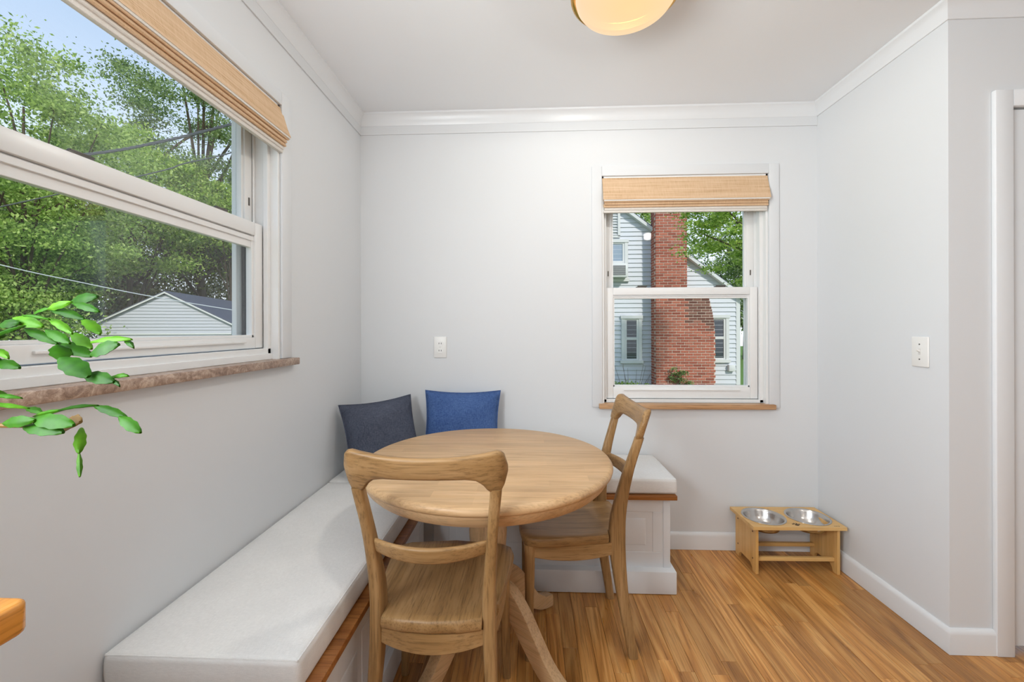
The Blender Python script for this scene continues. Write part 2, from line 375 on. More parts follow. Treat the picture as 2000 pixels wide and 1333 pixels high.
for i in range(nx):
    x0 = PX0 + i * SW; x1 = min(x0 + SW, PX1); ytop = YB if x0 < XR else YA + .12; y = PY0 - rnd.uniform(0, .5); first = True
    if x1 - x0 < .01: continue
    while y < ytop - .01:
        L = rnd.choice([.42, .55, .7, .85, 1.0, 1.15]); a = max(y, PY0); b = min(y + L, ytop)
        if ytop - b < .12: b = ytop
        y = b if b == ytop else y + L
        if b - a < .03: continue
        hx, hy = (x1 - x0) / 2 - .0004, (b - a) / 2 - .0004
        G().box(-hx, hx, -hy, hy, -.0115, 0).build('floor_plank', M['floor'], floor, .0007, 1, 30, ((x0 + x1) / 2, (a + b) / 2, rnd.uniform(-.0002, .0002)))

# crown mouldings, picture bands, baseboards
def moulding(name, prof, p, q, nrm, m0=0, m1=0):
    """profile run from p to q (wall line, xy), nrm points into the room; m0, m1 mitre the ends (1 outer, -1 inner corner)"""
    n = Vector((*nrm, 0)); a, b = Vector((*p, 0)), Vector((*q, 0)); d = (b - a).normalized()
    g = G(); g.loft([[tuple(a + n * o - d * (m0 * o) + Vector((0, 0, z))) for o, z in prof], [tuple(b + n * o + d * (m1 * o) + Vector((0, 0, z))) for o, z in prof]]); return struct(g.build(name, M['trim'], smooth=25))
CROWN = [(0, 2.372), (.006, 2.372), (.010, 2.380), (.012, 2.395), (.018, 2.412), (.026, 2.424), (.034, 2.430), (.036, 2.4395), (0, 2.4395)]
moulding('trim_1', CROWN, (XL, YF), (XL, YB), (1, 0), 0, -1); moulding('trim_2', CROWN, (XL, YB), (XR, YB), (0, -1), -1, -1); moulding('trim_3', CROWN, (XR, YB), (XR, YA), (-1, 0), -1, 1); moulding('trim_4', CROWN, (XR, YA), (XK, YA), (0, -1), 1, -1)
struct(box('trim_5', (XL, XL + .006, YF, YB, 2.323, 2.372), M['wall'], None, .001, 1)); struct(box('trim_6', (XL, XR, YB - .006, YB, 2.323, 2.372), M['wall'], None, .001, 1))
BASE = [(0, .001), (.014, .001), (.014, .075), (.012, .083), (.007, .091), (.004, .094), (0, .094)]
moulding('baseboard_back', BASE, (.66, YB), (XR, YB), (0, -1), 0, -1); moulding('baseboard_right', BASE, (XR, YB), (XR, YA), (-1, 0), -1, 1); moulding('baseboard_door_side', BASE, (XR, YA), (1.722, YA), (0, -1), 1, 0)

# door with casing and hinges
d = tag(empty('door_1', (DX0, YA, 0)), kind='structure')
box('casing_board', (-.060, .004, -.018, 0, .0, 2.098), M['trim'], d, .004); box('casing_board', (DX1 - DX0 - .004, DX1 - DX0 + .06, -.018, 0, 0, 2.098), M['trim'], d, .004)
box('casing_board', (.004, DX1 - DX0 - .004, -.018, 0, 2.037, 2.098), M['trim'], d, .004)
box('door_leaf', (.003, DX1 - DX0 - .003, .002, .04, .03, 2.032), M['door'], d, .002)
for z in (1.828, .347):
    hg = G()
    for j in range(5): hg.lathe([(0, 0), (.0065, 0), (.0065, .0185), (0, .0185)], 14, (.009, -.003, z - .048 + j * .0194))
    h = hg.build('hinge', M['hinge'], d); box('hinge_leaf', (.0008, .003, -.004, .001, z - .05, z + .05), M['dark'], h)
kn = G().lathe([(0, 0), (.026, 0), (.026, .008), (.01, .012), (.01, .03), (.026, .042), (.028, .055), (.018, .066), (0, .068)], 24).build('door_knob', M['brass'], d, loc=(DX1 - DX0 - .07, .002, .96), rot=(PI / 2, 0, 0))

# ------------------------------------------------------------------ windows
def make_window(name, origin, rz, w, zs, sillmat, sill_over, casing_low):
    """local x along the wall, local y outwards, z up; w=(casing0, open0, open1, casing1); zs = z levels"""
    c0, o0, o1, c1 = w; r = tag(empty(name, origin, rz), kind='structure')
    zsill, sb, gb, gt, mb, mt, head, ctop = zs    # sill top, sash bottom, glass bottom, glass top, rail bottom, rail top, head, casing top
    V = M['vinyl']
    for a, b in ((c0, o0), (o1, c1)): box('casing_board', (a, b, -.010, 0, casing_low, ctop), M['wall'], r, .0025)
    box('casing_board', (o0, o1, -.010, 0, head, ctop), M['wall'], r, .0025)
    g = G(); D2 = .148
    for a, b, s in ((o0, o0 + .012, 1), (o1 - .012, o1, -1)): g.box(a, b, .001, D2, zsill - .03, head)
    g.box(o0, o1, .001, D2, head - .012, head); g.box(o0, o1, .03, D2 + .03, zsill - .03, zsill)
    g.build('jamb', V, r, .001, 1)
    g = G()   # vinyl frame with tracks
    for s, e in ((1, o0 + .012), (-1, o1 - .012)):
        for y0, y1, t in ((.030, .048, .018), (.082, .088, .022), (.130, .148, .050)): g.box(min(e, e + s * t), max(e, e + s * t), y0, y1, zsill, head)
        g.box(min(e, e + s * .010), max(e, e + s * .010), .048, .148, zsill, head)
    g.box(o0 + .012, o1 - .012, .03, .15, zsill - .001, sb - .003); g.box(o0 + .012, o1 - .012, .022, .05, zsill - .001, sb - .022); g.box(o0, o1, .03, .148, head - .045, head - .012)
    g.build('window_frame', V, r, .0015, 1)
    s0, s1 = o0 + .030, o1 - .030
    def sash(nm, y0, y1, z0, z1, ga, gb_, gl_, gr_, tb=.009):
        g = G()
        g.box(s0, gl_, y0, y1, z0, z1); g.box(gr_, s1, y0, y1, z0, z1); g.box(gl_, gr_, y0, y1, z0, ga); g.box(gl_, gr_, y0, y1, gb_, z1)
        o = g.build(nm, V, r, .003, 2); b = G(); t = .009     # glazing bead
        b.box(gl_, gl_ + t, y0 + .008, y1, ga, gb_); b.box(gr_ - t, gr_, y0 + .008, y1, ga, gb_); b.box(gl_, gr_, y0 + .008, y1, ga, ga + t); b.box(gl_, gr_, y0 + .012, y1, gb_ - tb, gb_); b.box(gl_, gr_, y0 + .006, y1, gb_ - tb * .45, gb_ - .004)
        b.build('glazing_bead', V, o, .001, 1)
        ym = (y0 + y1) / 2 + .004
        box('pane', (gl_ + .002, gr_ - .002, ym - .002, ym + .002, ga + .002, gb_ - tb + .004), M['glass'], o); return o
    st = .042
    lo = sash('lower_sash', .050, .080, sb, mt, gb, mb, s0 + st, s1 - st, mb - gt)
    up = sash('upper_sash', .089, .115, mb + .004, head - .02, mt - .006, head - .06, s0 + st, s1 - st)
    G().box(s0 + .1, s1 - .1, .042, .052, gb - .02, gb - .013).build('lift_rail', V, lo, .002)
    for t in (.24, .76):
        x = s0 + (s1 - s0) * t; k = G(); k.box(x - .028, x + .028, .056, .078, mt, mt + .006); k.box(x - .02, x + .034, .060, .070, mt + .006, mt + .012); k.build('sash_lock', M['lockmetal'], lo, .002)
    for x in (s0 + .021, s1 - .021): box('tilt_latch', (x - .003, x + .003, .086, .0892, mt + .07, mt + .10), M['lockmetal'], up, .001)
    g = G(); g.box(s0 - .008, s0 + .006, .118, .128, zsill + .001, mt); g.box(s1 - .006, s1 + .008, .118, .128, zsill + .001, mt); g.box(s0, s1, .118, .128, mt - .02, mt); g.box(s0, s1, .118, .128, sb, sb + .02)
    g.build('screen_frame', M['grey_gasket'], r, .001, 1)
    box('sill', (c0 + sill_over[0], c1 + sill_over[1], -.032, .06, zsill - .028, zsill - .001), sillmat, r, .003)
    return r
make_window('window_1', (XL, 0, 0), PI / 2, (.632, .688, 1.593, 1.656), (1.106, 1.150, 1.190, 1.521, 1.566, 1.614, 2.085, 2.136), M['stone'], (-.02, .02), 1.106)
make_window('window_2', (0, YB, 0), 0, (.347, .403, 1.308, 1.363), (.803, .822, .887, 1.388, 1.408, 1.450, 2.066, 2.120), M['sillwood'], (.036, -.030), .781)

# woven roman shades
def shade(name, origin, rz, x0, x1, ztop, zf, zb, matl, label):
    r = tag(empty(name, origin, rz), label, 'window shade'); n = 2
    g = G(); th = .003
    prof = [(.010, ztop), (-.002, ztop - .01), (-.014, ztop - .05), (-.026, ztop - .09), (-.040, zf)]
    pr = prof + [(a + th, z + .001) for a, z in reversed(prof)]
    g.loft([[(x0 - .0 + (t * (x1 - x0)), a, z) for a, z in pr] for t in (0, 1)]); g.build('front_panel', matl, r, smooth=30)
    box('head_rail', (x0 + .004, x1 - .004, .006, .045, ztop - .03, ztop - .001), M['vinyl'], r, .002)
    k = 4; dz = (zf - zb) / k
    for i in range(k):
        zt = zf + .012 - i * dz; za = zf - (i + 1) * dz + .001; off = -.034 + i * .006
        ins = .006 + .004 * (i % 2)
        p = [(off + .035, zt), (off + .004, zt - .004), (off - .002, za + .003), (off, za), (off + .006, za), (off + .012, za + .004), (off + .037, zt - .004)]
        g = G(); g.loft([[(x, a, z) for a, z in p] for x in (x0 + ins, x1 - ins)]); o = g.build('fold', matl if i < 3 else M['lining'], r, smooth=30)
    g = G(); zs_ = zf - .003
    g.box(x0 + .004, x1 - .004, -.0385, -.036, zs_ - .004, zs_ + .004); g.build('lining_edge', M['lining'], r)
    box('bottom_bar', (x0 + .006, x1 - .006, -.012, .004, zb - .012, zb + .004), M['lining'], r, .003)
    return r
shade('roman_shade', (XL, 0, 0), PI / 2, .70, 1.603, 2.086, 1.962, 1.912, M['woven_x'], 'tan woven roman shade folded up over the large left window')
shade('roman_shade', (0, YB, 0), 0, .406, 1.304, 2.064, 1.925, 1.872, M['woven_x'], 'tan woven roman shade folded up over the back window by the chair')

# ------------------------------------------------------------------ outlet and switch
r = tag(empty('outlet', (-.5055, YB, 1.1155)), 'white double power outlet on the back wall above the pillows', 'outlet')
box('cover_plate', (-.0365, .0365, -.006, 0, -.0595, .0595), M['plastic'], r, .003, 3)
for dz in (.020, -.020):
    f = G().prism([(a, b + dz) for a, b in rrect(.034, .029, .012, 4)], 'y', -.0075, -.005).build('receptacle', M['plastic'], r, .0008, 1)
    for dx in (-.0063, .0063): box('slot', (dx - .0015, dx + .0015, -.0078, -.0070, dz - .0035, dz + .0055), M['dark'], f)
G().lathe([(0, 0), (.003, 0), (.003, .001), (0, .0014)], 12).build('screw', M['hinge'], r, loc=(0, -.006, 0), rot=(PI / 2, 0, 0))
r = tag(empty('light_switch', (XR, 1.762, 1.122), -PI / 2), 'white toggle light switch on the right wall near the corner', 'light switch')
box('cover_plate', (-.037, .037, -.007, 0, -.0605, .0605), M['plastic'], r, .0035, 3)
box('switch_slot', (-.005, .005, -.0074, -.006, -.012, .012), M['hinge'], r)
G().prism([(-.003, -.004), (-.018, .004), (-.018, .010), (-.003, .008)], 'x', -.0038, .0038).build('toggle', M['plastic'], r, .0012)
for z in (.030, -.030): G().lathe([(0, 0), (.003, 0), (.003, .001), (0, .0014)], 12).build('screw', M['lockmetal'], r, loc=(0, -.007, z), rot=(PI / 2, 0, 0))

# ------------------------------------------------------------------ ceiling lamp (dome) and two fill lamps added unseen behind the camera
def ceiling_lamp(x, y, label, watts):
    r = tag(empty('ceiling_lamp', (x, y, H)), label, 'ceiling lamp')
    G().lathe([(0, -.0005), (.150, -.0005), (.178, -.012), (.186, -.030), (.186, -.074), (.180, -.079), (.172, -.076), (.168, -.05), (0, -.045)], 56).build('brass_ring', M['brass'], r)
    G().lathe([(.166, -.052), (.169, -.078), (.166, -.092), (.155, -.108), (.132, -.123), (.10, -.133), (.06, -.139), (.02, -.141), (0, -.1415)], 56).build('glass_dome', M['dome'], r)
    bulb = light('lamp_bulb', 'POINT', watts, (.98, .99, 1), (0, 0, -.088), shadow_soft_size=.05, specular_factor=.02); bulb.parent = r
ceiling_lamp(.332, 1.465, 'round brass flush lamp with glowing frosted dome on the ceiling', 62)
ceiling_lamp(1.45, -.30, 'added brass fill lamp on the kitchen ceiling behind the viewer', 56)
ceiling_lamp(.75, -1.75, 'added brass fill lamp at the far end of the kitchen ceiling', 22)

# ------------------------------------------------------------------ benches
def raised_panel(parent, x0, x1, z0, z1, y, mat):
    """panel in the local xz plane, facing -y"""
    g = G(); i1, i2 = .012, .034
    rings = []
    for ins, dy in ((0, 0), (.004, .010), (i1, .011), (i1 + .004, .004), (i2, -.001), (i2 + .003, -.002)):
        rings.append([(x0 + ins, y + dy, z0 + ins), (x1 - ins, y + dy, z0 + ins), (x1 - ins, y + dy, z1 - ins), (x0 + ins, y + dy, z1 - ins)])
    g.loft(rings); return g.build('raised_panel', mat, parent, smooth=20)
def bench_front(parent, x0, x1, yf, n, zt):
    """frame-and-panel front facing -y at yf, z .085..zt"""
    z0, z1 = .09, zt; st = .075; w = (x1 - x0 - st * (n + 1)) / n; za, zb = z0 + .085, z1 - .062; g = G()
    g.box(x0, x1, yf, yf + .018, z0, za); g.box(x0, x1, yf, yf + .018, zb, z1)
    for i in range(n + 1): a = x0 + i * (w + st); g.box(a, a + st, yf, yf + .018, za, zb)
    g.build('front_frame', M['bench'], parent, .0015, 1)
    for i in range(n): a = x0 + st + i * (w + st); raised_panel(parent, a, a + w, za, zb, yf + .001, M['bench'])
# back bench: x -.47 .. .645
bb = tag(empty('storage_bench', (0, YB, 0)), 'short white panelled storage bench with wood ledge along the back wall', 'bench')
yb = 1.995 - YB
box('body', (XL + .003, .640, yb + .016, -.003, .002, .424), M['bench'], bb)
bench_front(bb, -.46, .645, yb, 2, .424)
box('corner_post', (.618, .650, yb - .004, yb + .02, .09, .424), M['bench'], bb, .002)
box('end_panel', (.640, .650, yb + .02, -.016, .09, .424), M['bench'], bb, .001)
g = G(); g.box(-.43, .668, yb - .040, -.016, .002, .105); g.build('plinth', M['bench'], bb, .004)
box('ledge', (-.455, .678, yb - .022, -.003, .424, .446), M['ledge_x'], bb, .003)
# left bench: along y .90 .. 1.99
lb = tag(empty('storage_bench', (XL, 0, 0), PI / 2), 'long white panelled storage bench with wood ledge under the left window', 'bench')
Y0 = .885; xf = -.495 - XL    # local y is -x of the world
box('body', (Y0 + .01, 1.990, -xf + .017, -.003, .002, .394), M['bench'], lb)
g = G()
bench_front(lb, Y0 + .01, 1.950, -xf, 3, .394)
box('plinth', (Y0 + .004, 1.950, -xf - .022, -.014, .002, .105), M['bench'], lb, .004)
box('ledge', (Y0, 1.97, -xf - .018, -.003, .394, .415), M['ledge_y'], lb, .003)

def cushion(name, b, mat, label, bulge=.008, seed=1):
    x0, x1, y0, y1, z0, z1 = b; nx = max(6, int((x1 - x0) / .04)); ny = max(6, int((y1 - y0) / .04)); nz = 5
    bm = bmesh.new(); rn = random.Random(seed); ph = [rn.uniform(0, 6) for _ in range(6)]
    bmesh.ops.create_cube(bm, size=1)
    for vv in bm.verts: vv.co = Vector((x0 + (vv.co.x + .5) * (x1 - x0), y0 + (vv.co.y + .5) * (y1 - y0), z0 + (vv.co.z + .5) * (z1 - z0)))
    bmesh.ops.bevel(bm, geom=list(bm.edges), offset=.012, segments=3, affect='EDGES', profile=.5)
    for ax, n, lo, hi in ((0, nx, x0, x1), (1, ny, y0, y1), (2, nz, z0, z1)):
        for i in range(1, n):
            co = [0, 0, 0]; co[ax] = lo + (hi - lo) * i / n; no = [0, 0, 0]; no[ax] = 1
            bmesh.ops.bisect_plane(bm, geom=list(bm.verts) + list(bm.edges) + list(bm.faces), plane_co=co, plane_no=no)
    for vv in bm.verts:
        u = (vv.co.x - x0) / (x1 - x0); v = (vv.co.y - y0) / (y1 - y0); w = (vv.co.z - z0) / (z1 - z0)
        e = (max(0, min(1, 4 * u * (1 - u) * 2)) * max(0, min(1, 4 * v * (1 - v) * 2)))
        n = math.sin(vv.co.x * 17 + ph[0]) * math.sin(vv.co.y * 13 + ph[1]) + .5 * math.sin(vv.co.x * 31 + vv.co.y * 23 + ph[2])
        if w > .5: vv.co.z += (bulge * e + .0016 * n * e) * (w - .5) * 2
        s = .003 * math.sin(w * PI); vv.co.x += s * (1 if u > .99 else -1 if u < .01 else 0); vv.co.y += s * (1 if v > .99 else -1 if v < .01 else 0)
    me = bpy.data.meshes.new(name); bm.to_mesh(me); bm.free(); me.polygons.foreach_set('use_smooth', [True] * len(me.polygons)); me.materials.append(mat)
    root = tag(empty(name, ((x0 + x1) / 2, (y0 + y1) / 2, z0)), label, 'cushion'); o = bpy.data.objects.new('cover', me); COL.objects.link(o); o.parent = root; o.location = (-(x0 + x1) / 2, -(y0 + y1) / 2, -z0)
    g = G(); cx, cy = (x0 + x1) / 2, (y0 + y1) / 2; i = .0035
    P = [(x0 + i - cx, y0 + i - cy), (x1 - i - cx, y0 + i - cy), (x1 - i - cx, y1 - i - cy), (x0 + i - cx, y1 - i - cy)]
    for a, b_ in zip(P, P[1:] + P[:1]): g.tube([(*a, z1 - z0 - .0045), (*b_, z1 - z0 - .0045)], .0022, 6)
    g.build('seam', mat, root); return root
cushion('bench_cushion', (XL + .006, -.508, .905, 1.965, .416, .494), M['canvas'], 'long white canvas bench cushion along the left wall', .006, 3)
cushion('bench_cushion', (XL + .006, -.503, 1.968, YB - .006, .447, .497), M['canvas'], 'square white corner cushion under the dark grey pillow', .004, 8)
cushion('bench_cushion', (-.500, .680, 1.985, YB - .006, .447, .520), M['canvas'], 'short white canvas bench cushion along the back wall', .008, 5)

# ------------------------------------------------------------------ pillows
def pillow(name, loc, rot, s, s2, T, mat, label, seed):
    r = tag(empty(name, loc), label, 'pillow'); r.rotation_euler = rot; n = 26; rn = random.Random(seed); ph = [rn.uniform(0, 6) for _ in range(5)]; V = []; F = []
    for side in (1, -1):
        b = len(V)
        for i in range(n + 1):
            for j in range(n + 1):
                u = -1 + 2 * i / n; v = -1 + 2 * j / n
                x = s / 2 * u * (1 - .085 * (1 - v * v) * abs(u)); y = s2 / 2 * v * (1 - .085 * (1 - u * u) * abs(v))
                e = max(0, (1 - u * u) * (1 - v * v)); z = T / 2 * e ** .42
                z += e ** .5 * .004 * (math.sin(u * 5 + ph[0] + v * 2) + math.sin(v * 7 + ph[1] - u * 3)) + .006 * math.exp(-((abs(u) - .8) ** 2 + (abs(v) - .75) ** 2) * 20) * math.sin((u - v) * 22 + ph[2])
                V.append((x, y, side * max(z, 0)))
        for i in range(n):
            for j in range(n):
                a = b + i * (n + 1) + j; q = (a, a + n + 1, a + n + 2, a + 1); F.append(q if side > 0 else q[::-1])
    o = G().add(V, F).build('cover', mat, r, smooth=80)
    m = o.data; bm = bmesh.new(); bm.from_mesh(m); bmesh.ops.remove_doubles(bm, verts=bm.verts, dist=1e-5); bm.to_mesh(m); bm.free()
    g = G(); loop = []
    for a, b_ in (((-1, -1), (1, -1)), ((1, -1), (1, 1)), ((1, 1), (-1, 1)), ((-1, 1), (-1, -1))):
        for i in range(12):
            u = a[0] + (b_[0] - a[0]) * i / 12; v = a[1] + (b_[1] - a[1]) * i / 12
            loop.append((s / 2 * u * (1 - .085 * (1 - v * v) * abs(u)), s2 / 2 * v * (1 - .085 * (1 - u * u) * abs(v)), 0))
    loop.append(loop[0]); g.tube(loop, .0032, 6, up=(0, 0, 1)); g.build('piping', mat, r); return r
pillow('throw_pillow', (-.368, 2.270, .702), (math.radians(77), 0, 0), .415, .365, .14, M['pillow_blue'], 'denim blue square pillow leaning on the back wall', 2)
pillow('throw_pillow', (-.748, 2.115, .680), tuple((Matrix.Rotation(math.radians(38), 3, 'Z') @ Matrix.Rotation(math.radians(69), 3, 'X') @ Matrix.Rotation(math.radians(3), 3, 'Z')).to_euler()), .375, .37, .15, M['pillow_grey'], 'dark slate grey pillow tucked into the bench corner', 5)

# ------------------------------------------------------------------ pedestal table
TX, TY, TR, TZ = -.156, 1.563, .4527, .745
t = tag(empty('pedestal_table', (TX, TY, 0)), 'round light oak pedestal table with curved feet', 'table')
G().lathe([(0, TZ), (TR - .014, TZ), (TR - .006, TZ - .003), (TR - .001, TZ - .010), (TR, TZ - .016), (TR - .002, TZ - .023), (TR - .008, TZ - .029), (TR - .013, TZ - .031), (0, TZ - .031)], 96).build('table_top', M['tabletop'], t, smooth=50)
G().lathe([(0, TZ - .030), (TR - .010, TZ - .030), (TR - .014, TZ - .040), (TR - .024, TZ - .056), (TR - .036, TZ - .068), (TR - .06, TZ - .069), (TR - .06, TZ - .05), (0, TZ - .05)], 96).build('apron', M['table_x'], t, smooth=40)
G().lathe([(0, TZ - .05), (.14, TZ - .05), (.14, TZ - .075), (.085, TZ - .085), (.052, TZ - .10), (.045, TZ - .13), (.05, TZ - .16), (.062, TZ - .21), (.070, TZ - .27), (.066, TZ - .33), (.050, TZ - .375), (.046, TZ - .39), (.058, TZ - .395), (.060, TZ - .41), (.062, TZ - .42), (.062, .135), (.05, .12), (0, .118)], 40).build('column', M['table_z'], t, smooth=35)
for a in (52, 142, 232, -38):
    ca, sa = 1, 0
    ctl = [(.035, .255, .110), (.090, .262, .100), (.150, .222, .082), (.205, .155, .072), (.262, .090, .062), (.320, .050, .056), (.360, .036, .056), (.386, .029, .052)]
    P = catmull([(x, z, h) for x, z, h in ctl], 4); loops = []
    for i, p in enumerate(P):
        q = P[min(i + 1, len(P) - 1)]; o_ = P[max(i - 1, 0)]; tx, tz = q.x - o_.x, q.y - o_.y; L = math.hypot(tx, tz); tx /= L; tz /= L
        if p.x > .33: tx, tz = 1, 0
        w = .046; hh = p.z; sec = rrect(w, hh, .008, 2)
        loop = []
        for u, v in sec:
            rr = p.x - tz * v; zz = p.y + tx * v; rr_ = rr
            zz = max(zz, .0015)
            loop.append((rr_ * ca - u * sa, rr_ * sa + u * ca, zz))
        loops.append(loop)
    G().loft(loops).build('leg', M['table_x'], t, smooth=40, rot=(0, 0, math.radians(a)))

# ------------------------------------------------------------------ chairs
def make_chair(label):
    c = tag(empty('dining_chair'), label, 'chair', 'oak chairs at the round table'); K = M
    post = [(0, .173, -.238, .032, .034), (.10, .168, -.222, .032, .037), (.22, .161, -.203, .031, .043), (.36, .154, -.188, .034, .056), (.45, .152, -.185, .035, .060), (.52, .153, -.190, .034, .055), (.60, .158, -.204, .031, .046), (.70, .166, -.228, .028, .038), (.80, .176, -.258, .030, .032), (.815, .177, -.262, .030, .032)]
    for s in (-1, 1):
        P = catmull([(p[1], p[2], p[0]) for p in post], 3); Q = catmull([(p[3], p[4], 0) for p in post], 3)
        loops = [[(s * p.x + u, p.y + v, max(0, p.z)) for u, v in rrect(q.x, q.y, .009, 3)] for p, q in zip(P, Q)]
        G().loft(loops).build('back_leg', K['chair_z'], c, smooth=45)
    for s in (-1, 1):
        fl = [(0, .180, .150, .026), (.12, .176, .147, .030), (.25, .173, .145, .034), (.36, .172, .145, .039), (.425, .172, .145, .042)]
        P = catmull([(p[1], p[2], p[0]) for p in fl], 4); Q = catmull([(p[3], 0, 0) for p in fl], 4)
        G().loft([[(s * p.x + u, p.y + v, max(0, p.z)) for u, v in rrect(q.x, q.x, q.x * .36, 3)] for p, q in zip(P, Q)]).build('front_leg', K['chair_z'], c, smooth=45)
    # top rail: swept along x, bowed back, crest dips in the middle
    X = .208; loops = []; n = 44
    for i in range(n + 1):
        a = -1 + 2 * i / n; a = math.copysign(abs(a) ** .9, a); x = X * a; t_ = abs(a)
        ztop = .905 + .022 * t_ ** 2.2
        zbot = interp([(0, .846), (.5, .846), (.62, .842), (.70, .830), (.76, .812), (.80, .806), (.90, .806), (.94, .816), (.975, .838), (1, .862)], t_)[0]
        if t_ > .86: k = (t_ - .86) / .14; ztop -= (1 - math.sqrt(max(0, 1 - k * k))) * .046
        if ztop - zbot < .012: m = (ztop + zbot) / 2; ztop, zbot = m + .006, m - .006
        yc = -.298 + .030 * t_ ** 2; hz = ztop - zbot; th = .028 * (1 if t_ < .9 else max(.35, 1 - ((t_ - .9) / .1) ** 2 * .65)); zc = (ztop + zbot) / 2
        loops.append([(x, yc + u - (zc + v - .86) * .32, zc + v) for u, v in rrect(th, hz, .010, 3)])
    G().loft(loops).build('top_rail', K['chair_x'], c, smooth=50)
    loops = []; n = 20
    for i in range(n + 1):
        a = -1 + 2 * i / n; x = .158 * a; yc = -.262 + .050 * a * a; zc = .640 + .006 * a * a
        loops.append([(x, yc + u - v * .3, zc + v) for u, v in rrect(.019, .046 - .008 * a * a, .008, 3)])
    G().loft(loops).build('back_slat', K['chair_x'], c, smooth=50)
    # seat: saddle shaped board
    def outline(k, grow=0):
        pts = []
        for px, py in ((-.135, -.222), (-.08, -.235), (0, -.240), (.08, -.235), (.135, -.222), (.137, -.155), (.175, -.150), (.188, -.06), (.203, .05), (.207, .11), (.196, .152), (.165, .172), (.09, .181), (0, .184), (-.09, .181), (-.165, .172), (-.196, .152), (-.207, .11), (-.203, .05), (-.188, -.06), (-.175, -.150), (-.137, -.155)):
            pts.append((px * k, (py + .02) * k - .02))
        return pts
    def dish(x, y): d2 = (x / .20) ** 2 + ((y + .03) / .2) ** 2; return -.011 * max(0, 1 - d2) - .004 * math.exp(-(x / .05) ** 2) * (1 if y > .0 else 0) * min(1, max(0, y / .1)) * -1
    loops = []
    for k, z in ((.90, .419), (.97, .420), (.992, .426), (1, .435), (1, .446), (.992, .453), (.965, .4565), (.85, .456), (.7, .456), (.5, .456), (.3, .456), (.1, .456), (.002, .456)):
        loops.append([(x, y, z + (dish(x, y) if z > .4555 else 0)) for x, y in outline(k)])
    G().loft(loops).build('seat', K['chair_y'], c, smooth=50)
    # aprons with bowed lower edges
    def apron(p, q, bow, nm, sag=.012):
        loops = []; p = Vector((*p, 0)); q = Vector((*q, 0)); d = (q - p).normalized(); nrm = Vector((d.y, -d.x, 0))
        for i in range(17):
            a = -1 + i / 8; m = (p + q) / 2 + (q - p) / 2 * a + nrm * bow * (1 - a * a); zb = .378 - sag * (1 - a * a)
            loops.append([tuple(m + nrm * u + Vector((0, 0, z))) for u, z in ((-.009, .4195), (.009, .4195), (.009, zb + .003), (.006, zb), (-.006, zb), (-.009, zb + .003))])
        G().loft(loops).build(nm, K['chair_x'] if abs(d.x) > .5 else K['chair_y'], c, smooth=40)
    apron((-.150, -.196), (.150, -.196), .030, 'rear_apron', .014)
    apron((.172, .150), (-.172, .150), .006, 'front_apron', .010)
    apron((.157, -.180), (.176, .140), .008, 'side_apron', .016); apron((-.176, .140), (-.157, -.180), .008, 'side_apron', .016)
    return c
ch1 = make_chair('oak dining chair in front, its curved back turned to the viewer')
ch1.location = (-.263, 1.328, 0); ch1.rotation_euler = (0, 0, math.radians(0))
def copy_tree(o, parent=None):
    c = o.copy(); COL.objects.link(c); c.parent = parent
    for k in list(o.children): copy_tree(k, c)
    return c
ch2 = copy_tree(ch1); ch2['label'] = 'oak dining chair seen side-on below the back window'
ch2.location = (.133, 1.745, 0); ch2.rotation_euler = (0, 0, math.radians(93))

# ------------------------------------------------------------------ raised pet feeder and bowls
fx, fy = 1.318, 2.241
fd = tag(empty('pet_feeder_stand', (fx, fy, 0), math.radians(1.0)), 'bamboo pet feeder stand in the right corner of the floor', 'feeder stand')
FZ = .243; BR = .096; BX = .112
bm = bmesh.new(); hw, hd = .226, .118
def board_with_holes(z0, z1):
    """top board with two round holes, as a grid of wedges around each hole"""
    g = G(); n = 40
    for z in (z0, z1):
        pass
    for s in (-1, 1):
        cx = s * BX; x0, x1 = (-hw, 0) if s < 0 else (0, hw); inner = []; outer = []
        for i in range(n):
            a = 2 * PI * i / n + PI / 4; dx, dy = math.cos(a), math.sin(a); inner.append((cx + BR * dx, BR * dy))
            k = min([(x1 - cx) / dx if dx > 1e-9 else (x0 - cx) / dx if dx < -1e-9 else 9, hd / abs(dy) if abs(dy) > 1e-9 else 9]); outer.append((cx + k * dx, k * dy))
        cor = [(x0, -hd), (x1, -hd), (x1, hd), (x0, hd)]
        for c_ in cor:
            j = min(range(n), key=lambda q: (outer[q][0] - c_[0]) ** 2 + (outer[q][1] - c_[1]) ** 2); outer[j] = c_
        g.loft([[(*p, z1) for p in outer], [(*p, z1) for p in inner], [(*p, z0) for p in inner], [(*p, z0) for p in outer]], closed=True, cap=False)
    return g
top = board_with_holes(FZ - .016, FZ).build('top_board', M['bamboo_x'], fd, smooth=30)
for s in (-1, 1):
    poly = [(-.100, 0), (-.068, 0), (-.062, .018), (-.045, .034), (.045, .034), (.062, .018), (.068, 0), (.100, 0), (.100, FZ - .0165), (-.100, FZ - .0165)]
    xs = sorted((s * .205, s * .191)); sd = G().prism(poly, 'x', *xs).build('side_panel', M['bamboo_z'], fd, .0012, 1)
    for y, z in ((-.072, .20), (.072, .20), (-.072, .066), (.072, .066)): G().lathe([(0, 0), (.004, 0), (.004, .001), (0, .001)], 12).build('screw', M['screw'], sd, loc=(s * .2055, y, z), rot=(0, s * PI / 2, 0))
for y in (-.072, .072): box('rail', (-.191, .191, y - .009, y + .009, .056, .074), M['bamboo_x'], fd, .0015)
paw = G()
